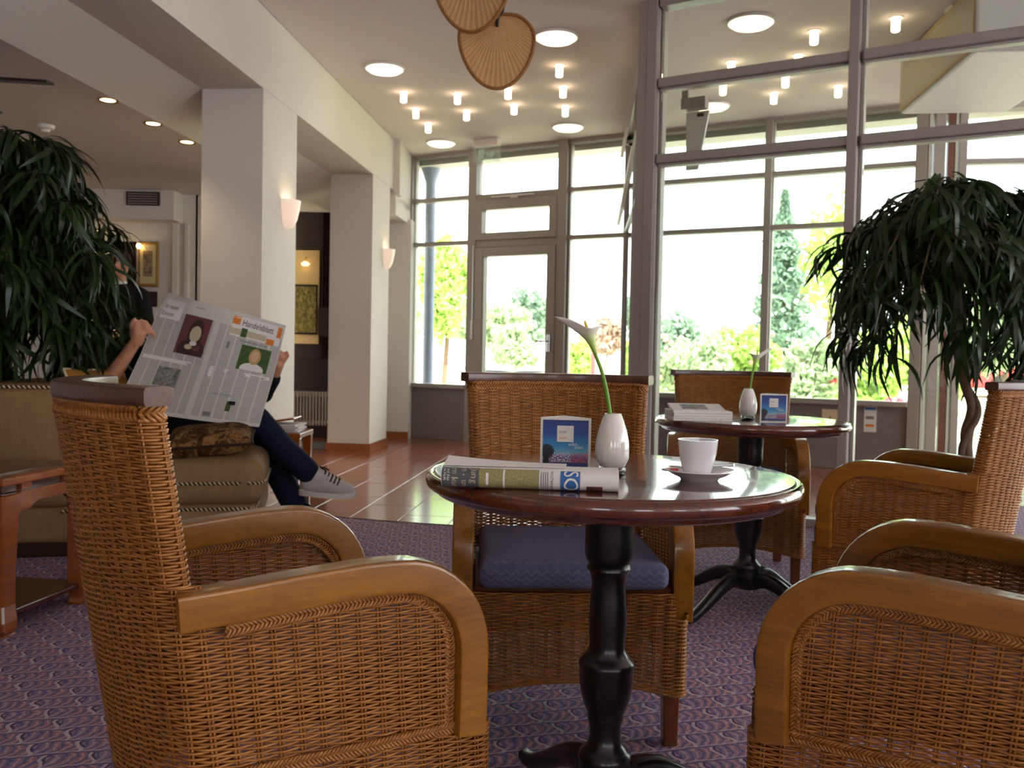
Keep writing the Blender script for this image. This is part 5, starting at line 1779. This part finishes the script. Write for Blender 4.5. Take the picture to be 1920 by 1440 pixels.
def hand(mb, w, fwd, up, side, curl=1):
    # palm, four fingers curled over the sheet and a thumb on its near side
    w, f, u, s = Vector(w), Vector(fwd).normalized(), Vector(up).normalized(), Vector(side).normalized()
    capsule(mb, rel(w), .026, rel(w + f * .05), .030)
    capsule(mb, rel(w + u * .018 + f * .02), .022, rel(w + u * .02 + f * .075), .020)
    capsule(mb, rel(w - u * .018 + f * .02), .022, rel(w - u * .02 + f * .07), .019)
    for k, L in enumerate((.030, .034, .032, .025)):
        b = w + f * .078 + u * (.032 - .021 * k)
        k1 = b + f * L * .6 + s * .016; k2 = k1 - f * .004 + s * .026; k3 = k2 - f * .024 + s * .008
        capsule(mb, rel(b), .0105, rel(k1), .0098); capsule(mb, rel(k1), .0098, rel(k2), .0088); capsule(mb, rel(k2), .0088, rel(k3), .0078)
    b = w + f * .03 + u * .030 - s * .004
    capsule(mb, rel(b), .0125, rel(b + f * .036 + u * .014 - s * .010), .0105); capsule(mb, rel(b + f * .036 + u * .014 - s * .010), .0105, rel(b + f * .066 + u * .008 - s * .006), .0088)
mb = MB()
caps(mb, [(HIP, .125, CH, .13), (CH, .13, NK, .07), (NK, .052, HD, .055), (CH, .10, SHR, .065), (CH, .10, SHL, .065),
          (SHR, .052, ELR, .042), (ELR, .043, WRR, .027), (SHL, .052, ELL, .042), (ELL, .042, WRL, .027),
          (HL, .078, KL, .055), (KL, .055, AL, .036), (HR_, .078, KR, .055), (KR, .055, AR, .036)])
ellipsoid(mb, rel(HD), (.078, .095, .115)); ellipsoid(mb, rel((HD[0] + .01, HD[1] - .03, HD[2] - .07)), (.055, .06, .05))
capsule(mb, rel((HD[0] + .012, HD[1] - .092, HD[2] + .01)), .010, rel((HD[0] + .016, HD[1] - .108, HD[2] - .022)), .014)
for s_ in (-1, 1):
    ellipsoid(mb, rel((HD[0] + s_ * .078, HD[1] + .01, HD[2] - .005)), (.010, .02, .03))
hand(mb, WRR, (.42, -.25, .85), (-.55, -.1, .80), (.9, .2, -.1))
hand(mb, WRL, (.30, -.55, .70), (.65, .1, .75), (-.9, -.2, .2))
body = blob('body', mb, 'skin', man, .0065, 4)
mb = MB()
caps(mb, [((-1.75, 4.76, .46), .15, (-1.73, 4.75, .66), .145), ((-1.73, 4.75, .66), .145, CH, .145), (CH, .145, (-1.72, 4.74, .90), .085), (CH, .115, SHR, .083), (CH, .115, SHL, .083),
          (SHR, .072, (-1.975, 4.59, .82), .066), (SHL, .072, ELL, .060), (ELL, .056, (-1.21, 4.53, .80), .042)])
blob('black_shirt', mb, 'shirt', body, .011, 5)
mb = MB()
caps(mb, [((-1.78, 4.74, .50), .13, (-1.70, 4.72, .50), .13), (HL, .098, KL, .072), (KL, .072, (-1.17, 4.55, .45), .068), ((-1.17, 4.55, .45), .068, (-1.045, 4.59, .325), .064),
          (HR_, .098, KR, .074), (KR, .074, (-1.18, 4.65, .25), .068), ((-1.18, 4.65, .25), .068, (-1.10, 4.62, .12), .066)])
blob('jeans', mb, 'jeans', body, .010, 4)
mb = MB()
ellipsoid(mb, rel((HD[0], HD[1] + .022, HD[2] + .03)), (.088, .095, .10)); ellipsoid(mb, rel((HD[0], HD[1] + .06, HD[2] - .02)), (.075, .05, .08))
blob('hair', mb, 'hair', body, .009, 3)
for s_ in (-1, 1):
    mb = MB(); ellipsoid(mb, rel((HD[0] + s_ * .03 + .008, HD[1] - .088, HD[2] + .012)), (.013, .008, .009)); mb.build('eye', 'paper', body, smooth=180)
mb = MB(); ellipsoid(mb, rel((HD[0] + .014, HD[1] - .088, HD[2] - .055)), (.024, .008, .007)); mb.build('mouth', 'maroon', body, smooth=180)
# sneakers: canvas upper, rubber sole, laces
def sneaker(ank, fwd, up, name='sneaker'):
    ank, f, u = Vector(ank), Vector(fwd).normalized(), Vector(up).normalized()
    s = f.cross(u).normalized(); u = s.cross(f).normalized()
    q = lambda a, b, c: rel(ank + f * a + u * b + s * c)
    mb = MB()
    for (a0, b0, r0, a1, b1, r1) in ((-.03, -.035, .040, .0, .0, .046), (-.03, -.045, .038, .06, -.045, .042), (.0, .0, .046, .07, -.022, .042), (.06, -.04, .044, .14, -.052, .040), (.14, -.052, .041, .185, -.060, .033)):
        capsule(mb, q(a0, b0, 0), r0, q(a1, b1, 0), r1)
    o = blob(name, mb, 'shoe', man, .007, 4)
    # sole
    outl = []
    for a in np.linspace(0, 2 * math.pi, 40, endpoint=False):
        c_, s_ = math.cos(a), math.sin(a)
        x = .075 + .150 * math.copysign(abs(c_) ** .75, c_); w = .048 * (1 - .12 * (x < .03)) * math.copysign(abs(s_) ** .8, s_)
        outl.append((x, w))
    mb = MB(); n = len(outl); vs = []
    for b in (-.105, -.078):
        vs += [q(x, b + .010 * max(0, x - .15) / .07, w) for x, w in outl]
    mb.add(vs, [tuple(range(n - 1, -1, -1)), tuple(range(n, 2 * n))] + [(i, (i + 1) % n, n + (i + 1) % n, n + i) for i in range(n)])
    mb.build('sole', 'sole', o, smooth=50)
    for k in range(5):
        a = .055 + .019 * k; top = .030 - .42 * (a - .04)
        mb = MB(); mb.tube([q(a - .006, top - .028, -.036), q(a, top - .001, -.018), q(a + .004, top + .005, 0), q(a + .010, top - .001, .018), q(a + .004, top - .028, .036)], .0038, 6); mb.build('lace', 'lace', o)
    mb = MB(); mb.tube([q(.05, .034, .0), q(.045, .03, -.03), q(.075, -.002, -.046), q(.10, -.025, -.050), q(.08, -.022, -.049), q(.05, .012, -.040)], .0036, 6); mb.build('lace', 'lace', o)
    mb = MB(); mb.tube([q(.05, .034, .0), q(.03, .05, .01), q(.062, .046, .02), q(.085, .036, .02)], .0036, 6); mb.build('lace', 'lace', o)
    mb = MB(); mb.tube([q(.02, -.045, -.042), q(.045, -.038, -.0425), q(.075, -.036, -.0425)], .0035, 6); mb.build('side_mark', 'slate_print', o)
    return o
sneaker(AL, (.93, -.10, -.04), (.12, .0, 1))
sneaker(AR, (.90, -.25, 0.0), (0, 0, 1))

# open newspaper
pap = thing('open_newspaper', 'open broadsheet newspaper headed Handelsblatt held up by the seated person', 'newspaper')
TLc, TRc, BRc, BLc = Vector((-1.733, 4.44, 1.221)), Vector((-1.122, 4.40, 1.064)), Vector((-1.228, 4.34, .566)), Vector((-1.945, 4.36, .640))
UF, VF = .56, .46
def S_raw(u, v):
    p = (BLc * (1 - u) + BRc * u) * (1 - v) + (TLc * (1 - u) + TRc * u) * v
    p = p.copy()
    p.y += .055 * (abs(u - UF) ** 1.3) * 1.0 - .03 * (1 - abs(v - VF) / .54) * -1 * .6
    p.y += .02 * math.sin(u * 5 + v * 3) * .5
    p.z += .02 * math.sin(math.pi * u) * (v - .3) * .6 + (.018 * (u ** .5) * (1 - u) * -1.0 if v > .95 else 0)
    # curled top left corner
    k = max(0, v - .82) * max(0, .25 - u)
    p.y += k * 1.2
    return p
def S_pap(u, v):
    e = .004
    p = S_raw(u, v); du = S_raw(u + e, v) - S_raw(u - e, v); dv = S_raw(u, v + e) - S_raw(u, v - e)
    n = du.cross(dv).normalized()
    if n.y > 0: n = -n
    return (p, n)
mb = MB(); mb.grid(lambda u, v: tuple(S_raw(u, v)), 40, 30); mb.build('sheet', 'news', pap, smooth=60)
mb = MB(); mb.grid(lambda u, v: tuple(S_raw(u, v) + Vector((0, .0025 + .004 * math.sin(u * 9), 0))), 30, 20); mb.build('inner_sheet', 'news', pap, smooth=60)
DU, DV = .66, .56
def pp(name, u0, u1, v0, v1, mat, lift=.0009): return patch_on(name, S_pap, u0, u1, v0, v1, mat, pap, 6, 6, lift)
pp('blank_area', .03, .20, .79, .95, 'paper', .0005); pp('blank_area', .57, .985, .78, .97, 'paper', .0005)
pp('gutter', .545, .575, .02, .98, 'paper', .0005)
pp('fold_margin', .02, .98, .445, .475, 'paper', .0005)
pp('photo', .235, .475, .53, .865, 'maroon'); 

pp('photo', .17, .345, .24, .40, 'grey_photo')
pp('orange_box', .605, .665, .885, .965, 'orange'); pp('orange_box', .95, .985, .86, .965, 'orange'); pp('orange_box', .885, .945, .775, .83, 'orange')
pp('beige_strip', .605, .88, .795, .85, 'beige_ink'); pp('small_photo', .69, .735, .785, .865, 'green_print', .0014)
pp('small_photo', .615, .635, .66, .72, 'ink_grey')
pp('photo', .725, .945, .50, .725, 'green_print')
def pe(name, uc, vc, ru_, rv_, mat, lift, v_min=0):
    mb = MB(); vs = []
    for k in range(24):
        a = 2 * math.pi * k / 24
        p, n = S_pap(uc + ru_ * math.cos(a), max(v_min, vc + rv_ * math.sin(a))); vs.append(tuple(p + n * lift))
    mb.add(vs, [tuple(range(24))]); return mb.build(name, mat, pap, smooth=0)
pe('photo_blouse', .835, .515, .085, .06, 'paper', .0016, .502); pe('photo_hair', .838, .635, .042, .075, 'blond', .0019); pe('photo_face', .838, .640, .026, .050, 'skin_print', .0023)
pp('small_photo', .74, .775, .11, .20, 'green_print'); pp('small_photo', .755, .80, .17, .205, 'ink', .0013); pp('barcode', .60, .655, .045, .085, 'ink_grey')
pe('photo_figure', .36, .575, .105, .10, 'brown_print', .0013, .532); pe('photo_figure', .36, .72, .060, .125, 'brown_print', .0015)
pe('photo_face', .362, .715, .044, .070, 'beige_ink', .0019); pe('photo_hand', .335, .60, .030, .022, 'beige_ink', .0019); pe('photo_collar', .365, .635, .028, .02, 'paper', .0019)
text_on('masthead', 'Handelsblatt', .046, S_pap, .682, .885, DU, DV, 'ink', pap, .68)
text_on('headline', 'Im neuen', .030, S_pap, .035, .875, DU, DV, 'slate_print', pap, .72)
text_on('headline', 'Rahmen', .030, S_pap, .035, .815, DU, DV, 'slate_print', pap, .72)
text_on('caption', 'FEUILLETON', .010, S_pap, .30, .93, DU, DV, 'maroon', pap, .9)
text_on('headline', 'Wirtschaft im Wandel der Zeit', .014, S_pap, .70, .745, DU, DV, 'ink', pap, .75)
text_on('headline', 'Ausblick und Rückblick', .012, S_pap, .62, .245, DU, DV, 'slate_print', pap, .8)

# ------------------------------------------------------------------ person standing far back in the doorway
per = thing('person', 'standing person in a black suit far back in the lounge behind the left plant', 'person', (-3.40, 7.75, .0))
mb = MB()
for p0, r0, p1, r1 in (((0, 0, .92), .14, (0, 0, 1.32), .15), ((0, 0, 1.32), .12, (0, 0, 1.50), .055), ((0, 0, 1.5), .052, (0, 0, 1.58), .055), ((-.19, 0, 1.38), .06, (-.24, .02, 1.10), .045), ((-.24, .02, 1.10), .042, (-.10, -.16, 1.02), .03),
                       ((.19, 0, 1.38), .06, (.24, .02, 1.10), .045), ((.24, .02, 1.10), .042, (.06, -.17, 1.04), .03), ((-.09, 0, .9), .085, (-.10, 0, .48), .06), ((-.10, 0, .48), .058, (-.10, 0, .08), .04), ((.09, 0, .9), .085, (.10, 0, .48), .06), ((.10, 0, .48), .058, (.10, 0, .08), .04),
                       ((-.10, -.16, 1.02), .03, (-.03, -.20, 1.02), .034), ((.06, -.17, 1.04), .03, (.0, -.21, 1.03), .034), ((-.02, -.21, 1.04), .011, (.03, -.23, 1.05), .010), ((-.02, -.22, 1.02), .011, (.035, -.235, 1.03), .010), ((-.02, -.22, 1.0), .011, (.035, -.235, 1.01), .010), ((-.02, -.215, .985), .010, (.03, -.23, .99), .009), ((0, -.21, 1.05), .012, (.01, -.22, 1.085), .010)):
    capsule(mb, p0, r0, p1, r1)
ellipsoid(mb, (0, -.01, 1.65), (.075, .095, .115)); capsule(mb, (0, -.10, 1.655), .010, (0, -.115, 1.625), .014)
ellipsoid(mb, (0, -.035, 1.575), (.055, .06, .045))
pb = blob('body', mb, 'skin', per, .010, 4)
mb = MB()
for p0, r0, p1, r1 in (((0, 0, .86), .16, (0, 0, 1.32), .17), ((0, 0, 1.32), .135, (0, 0, 1.44), .08), ((-.14, 0, 1.40), .08, (.14, 0, 1.40), .08), ((-.19, 0, 1.38), .075, (-.24, .02, 1.10), .06), ((-.24, .02, 1.10), .058, (-.13, -.14, 1.03), .045), ((.19, 0, 1.38), .075, (.24, .02, 1.10), .06), ((.24, .02, 1.10), .058, (.09, -.15, 1.045), .045)):
    capsule(mb, p0, r0, p1, r1)
blob('jacket', mb, 'suit', pb, .013, 5)
mb = MB()
for s_ in (-1, 1):
    capsule(mb, (s_ * .09, 0, .9), .10, (s_ * .10, 0, .48), .078); capsule(mb, (s_ * .10, 0, .48), .076, (s_ * .10, 0, .06), .065)
blob('trousers', mb, 'suit', pb, .013, 4)
mb = MB(); ellipsoid(mb, (0, .02, 1.69), (.085, .095, .095)); blob('hair', mb, 'hair', pb, .010, 3)
mb = MB(); mb.lathe([(.062, 1.475), (.060, 1.51), (.055, 1.51), (.057, 1.475)], 20, (0, -.005, 0), cap=False); mb.build('collar', 'paper', pb)
mb = MB(); mb.add([(-.035, -.158, 1.44), (.035, -.158, 1.44), (0, -.182, 1.27), (-.035, -.12, 1.46), (.035, -.12, 1.46)], [(0, 1, 2), (0, 3, 4, 1)]); mb.build('shirt_front', 'paper', pb)
for s_ in (-1, 1):
    mb = MB(); ellipsoid(mb, (s_ * .10, -.05, .035), (.045, .13, .035)); mb.build('shoe', 'suit', pb, smooth=180)
    mb = MB(); ellipsoid(mb, (s_ * .03, -.098, 1.665), (.012, .007, .008)); mb.build('eye', 'paper', pb, smooth=180)
# ------------------------------------------------------------------ garden outside
mb = MB(); mb.box(-60, 90, 10.6, 140, -.4, .02)
def ground_fn(u, v):
    x, y = -90 + 200 * u, 7.2 + 130 * v ** 1.6
    lim = 10.35 if x < -1.2 else max(7.75, 10.35 - .537 * (x + 1.2))
    y = max(y, lim)
    return (x, y, -.05 + .45 * min(1, max(0, (y - 13) / 40)))
mb = MB(); mb.grid(ground_fn, 100, 40); lawn = tag(mb.build('lawn', 'lawn', smooth=60), 'bright lawn and meadow outside the windows', 'lawn'); lawn['kind'] = 'structure'
mb = MB(); mb.prism([tuple(FA + FU * -1.0 + FN * .12), tuple(FA + FU * 5.4 + FN * .12), tuple(FA + FU * 7 + FN * 4.0), tuple(FA + FU * -1 + FN * 4.0)], -.1, .0)
struct(mb.build('floor_terrace', 'terrace', smooth=0))
# eave over the windows and a column under it
mb = MB(); mb.prism([tuple(FA + FU * -1.2 + FN * .11), tuple(FA + FU * 6.5 + FN * .11), tuple(FA + FU * 6.5 + FN * .36), tuple(FA + FU * -1.2 + FN * .36)], 3.03, 3.14)
struct(mb.build('ceiling_eave', 'eave', smooth=0))
p = FA + FU * .06 + FN * .28
mb = MB(); mb.lathe([(.06, 0), (.06, 2.86), (.07, 2.90), (.10, 2.99), (.11, 3.03)], 28, (p.x, p.y, 0)); struct(mb.build('wall_column', 'column_out'))

def foliage(name, label, base, h, rx, rz0, shape, mat, n, leaf, seed, cat='tree', trunk=True, group=None, flowers=None):
    r = np.random.default_rng(seed)
    t = thing(name, label, cat, base, 0, group)
    # clumped leaf quads around sub-centres of the crown
    if shape == 'cone':
        f = r.random(n) ** 1.15
        rad = rx * (1 - f) ** .9 * r.random(n) ** .6 * (.55 + .45 * np.abs(np.sin(f * 24)))
        th = r.random(n) * 6.283
        P = np.stack([rad * np.cos(th), rad * np.sin(th), rz0 + f * (h - rz0)], 1)
    else:
        k = 26 if shape == 'ball' else 34
        c = r.normal(size=(k, 3)); c /= np.linalg.norm(c, axis=1)[:, None]
        c *= (.35 + .5 * r.random((k, 1)))
        cr = .28 + .16 * r.random(k)
        idx = r.integers(0, k, n)
        q = r.normal(size=(n, 3)); q /= np.linalg.norm(q, axis=1)[:, None]; q *= (r.random((n, 1)) ** .4)
        P = c[idx] + q * cr[idx][:, None]
        P[:, 0] *= rx; P[:, 1] *= rx; P[:, 2] = rz0 + (h - rz0) * (.5 + .5 * P[:, 2] / 1.1)
        P[:, 2] = np.maximum(P[:, 2], .05)
    A = r.normal(size=(n, 3)); A /= np.linalg.norm(A, axis=1)[:, None]
    B = np.cross(A, r.normal(size=(n, 3))); B /= np.linalg.norm(B, axis=1)[:, None]
    s = leaf * (.6 + .8 * r.random((n, 1)))
    V = np.stack([P - A * s, P + B * s * .5, P + A * s, P - B * s * .5], 1).reshape(-1, 3)
    Q = np.arange(4 * n).reshape(-1, 4)
    o = raw_mesh('crown', V, Q, mat, t, 'stuff')
    if trunk:
        mb = MB(); mb.tube([(0, 0, 0), (.02 * h, 0, h * .35), (-.01 * h, 0.01 * h, h * .75)], [h * .018, h * .014, h * .005], 8); mb.build('trunk', 'bark', t)
        for k in range(5):
            a = k * 1.3 + seed
            mb = MB(); mb.tube([(.01 * h, 0, h * (.25 + .09 * k)), (rx * .35 * math.cos(a), rx * .35 * math.sin(a), h * (.36 + .1 * k)), (rx * .7 * math.cos(a), rx * .7 * math.sin(a), h * (.42 + .1 * k))], [h * .008, h * .005, h * .002], 6); mb.build('limb', 'bark', t)
    if flowers:
        fm_, fn_, fs = flowers
        for k in range(fn_):
            a = r.random() * 6.28; zz = h * (.35 + .6 * r.random())
            mb = MB(); ellipsoid(mb, (rx * .85 * math.cos(a), -abs(rx * .85 * math.sin(a)), zz), (fs, fs, fs * .8), None, 8, 6); mb.build('blossom', fm_, t, smooth=180)
    return t
def gz(y): return -.05 + .45 * min(1, max(0, (y - 13) / 40))
def at_(px, Y): return (px - 960) / 1680 * Y
def fo(px, Y, top_y, width_px, *a, **k):
    h = .94 + (665 - top_y) / 1680 * Y - gz(Y)
    return (at_(px, Y), Y, gz(Y)), h, width_px / 2 / 1680 * Y
for i, (px, Y, ty, wd, shape, mat, n, leaf, lab) in enumerate((
        (832, 24, 425, 105, 'ball', 'fol_light', 5200, .10, 'slender spring-green tree outside the left window'),
        (905, 42, 545, 170, 'ball', 'fol_mid', 3600, .2, 'grey-green shrub mass behind the garden door glass, left'),
        (1000, 50, 535, 150, 'ball', 'fol_dark', 3600, .2, 'dark green shrub mass behind the garden door glass, right'),
        (965, 34, 602, 95, 'ball', 'fol_mid', 2600, .13, 'pale rounded bush in the middle of the garden door glass'),
        (1080, 30, 620, 75, 'ball', 'fol_light', 2400, .11, 'leafy green bush beside the calla lily flower'),
        (1135, 40, 582, 120, 'ball', 'fol_red', 3400, .16, 'copper-leaved tree outside between door and partition'),
        (1262, 22, 570, 120, 'ball', 'fol_dark', 2800, .12, 'dark shrub outside right of the corner post'),
        (1300, 15, 612, 160, 'ball', 'fol_mid', 4200, .075, 'flowering bush with pink blossoms outside the far armchair, left'),
        (1385, 16, 590, 150, 'ball', 'fol_light', 4200, .08, 'light green bush with pink blossoms beside the spruce'),
        (1462, 20, 350, 200, 'cone', 'fol_dark', 3800, .10, 'tall blue-green spruce outside the first partition pane'),
        (1545, 27, 330, 190, 'ball', 'fol_light', 1500, .13, 'thin pale young tree right of the spruce'),
        (1525, 13, 600, 130, 'ball', 'fol_mid', 4000, .07, 'green bush with red roses outside behind the far table'),
        (1620, 14, 590, 150, 'ball', 'fol_light', 3600, .07, 'bright shrub outside behind the right indoor tree'),
        (1730, 18, 560, 190, 'ball', 'fol_light', 3000, .1, 'yellow-green shrub outside near the right window post'),
        (1880, 16, 470, 200, 'ball', 'fol_mid', 3400, .1, 'loose green tree outside the right edge window'),
        (2060, 20, 450, 260, 'ball', 'fol_mid', 2500, .13, 'green tree outside beyond the right edge of the photo'),
        (720, 40, 520, 200, 'ball', 'fol_mid', 2400, .2, 'distant green tree beyond the left end of the windows'))):
    b, h, rx = fo(px, Y, ty, wd)
    fl = None
    if 'pink blossoms' in lab: fl = ('petal_pink', 22, .045)
    if 'red roses' in lab: fl = ('petal_red', 5, .06)
    foliage('garden_' + ('spruce' if shape == 'cone' else 'bush' if h < 2.6 else 'tree'), lab, b, h, rx, .02 if shape != 'ball' or h < 2.6 else h * .22, shape, mat, n, leaf, 20 + i, 'tree' if h >= 2.6 else 'bush', True, None, fl)
# house far away with a blue slate roof
t = thing('far_house', 'distant house with blue slate roof showing above the shrubs', 'house', (at_(1295, 70), 70, gz(70)))
mb = MB(); mb.box(-2.2, 2.2, -2, 2, 0, 3.2); mb.build('wall', 'wall_far', t, smooth=0)
mb = MB(); mb.add([(-2.5, -2.3, 3.1), (2.5, -2.3, 3.1), (2.5, 2.3, 3.1), (-2.5, 2.3, 3.1), (-1.7, 0, 4.6), (1.9, 0, 4.6)], [(0, 1, 5, 4), (1, 2, 5), (2, 3, 4, 5), (3, 0, 4), (3, 2, 1, 0)]); mb.build('roof', 'roof_far', t, smooth=0)
for x in (-1.2, .6):
    mb = MB(); mb.box(x, x + .8, -2.05, -2.0, 1.2, 2.3); mb.build('window', 'iron', t, smooth=0)
# red garden post, red planter block, white rose, terrace chair
t = thing('garden_post', 'thin red post in the garden right of the calla lily stem', 'post', (at_(1111, 22), 22, gz(22)))
mb = MB(); mb.lathe([(.055, 0), (.055, .95), (.03, 1.0), (.0, 1.0)], 12, cap=False); mb.build('shaft', 'red_paint', t)
mb = MB(); mb.lathe([(.09, 0), (.09, .05)], 12); mb.build('foot', 'iron', t)
t = thing('flower_trough', 'red and pink flower trough outside behind the lower right leaves', 'flower trough', (at_(1688, 11.0), 11.0, gz(11.0)))
mb = MB(); mb.box(-.22, .22, -.15, .15, 0, .40); mb.build('trough', 'petal_pink', t, smooth=0, bevel=.02)
for k in range(14):
    mb = MB(); ellipsoid(mb, (random.uniform(-.2, .2), random.uniform(-.13, .13), .45 + random.uniform(-.02, .10)), (.05, .05, .04), None, 8, 6); mb.build('blossom', 'petal_red', t, smooth=180)
t = thing('rose_bush', 'small rose bush with white blossoms outside beside the far lily', 'bush', (at_(1440, 11), 11, gz(11)))
for k in range(7):
    mb = MB(); mb.tube([(0, 0, 0), (random.uniform(-.1, .1), 0, .4), (random.uniform(-.15, .15), 0, .70 + random.uniform(-.1, .15))], .008, 6); mb.build('cane', 'stem', t)
for k in range(4):
    mb = MB(); ellipsoid(mb, (random.uniform(-.12, .16), -.02, .82 + random.uniform(-.04, .06)), (.045, .04, .035), None, 10, 6); mb.build('blossom', 'petal_white', t, smooth=180)
t = thing('terrace_table', 'thin-topped metal terrace table outside the garden door', 'table', (at_(950, 11.6), 11.6, 0))
mb = MB(); mb.lathe([(.48, .72), (.49, .73), (.48, .745), (.0, .745)], 40, cap=False); mb.build('top', 'iron', t)
mb = MB(); mb.lathe([(.22, 0), (.22, .02), (.03, .05), (.03, .72)], 24); mb.build('pedestal', 'iron', t)
t = thing('parked_car', 'red car parked outside, glimpsed low behind the right armchair', 'car', (at_(1935, 24), 24, gz(24)))
mb = MB(); mb.box(-2.0, 2.0, -.8, .8, .25, .78); mb.build('body', 'red_paint', t, smooth=60, bevel=.12, seg=4)
mb = MB(); mb.frustum((0, 0, .75), (1.25, .72), (.05, 0, 1.25), (.8, .6)); mb.build('cabin', 'iron', t, smooth=60, bevel=.08, seg=3)
for x in (-1.25, 1.25):
    mb = MB(); k0 = 0; mb.lathe([(.0, -.1), (.3, -.1), (.32, 0), (.3, .1), (.0, .1)], 24, cap=False)
    o = mb.build('wheel', 'iron', t); o.location = (x, -.75, .31); o.rotation_euler = (R(90), 0, 0)
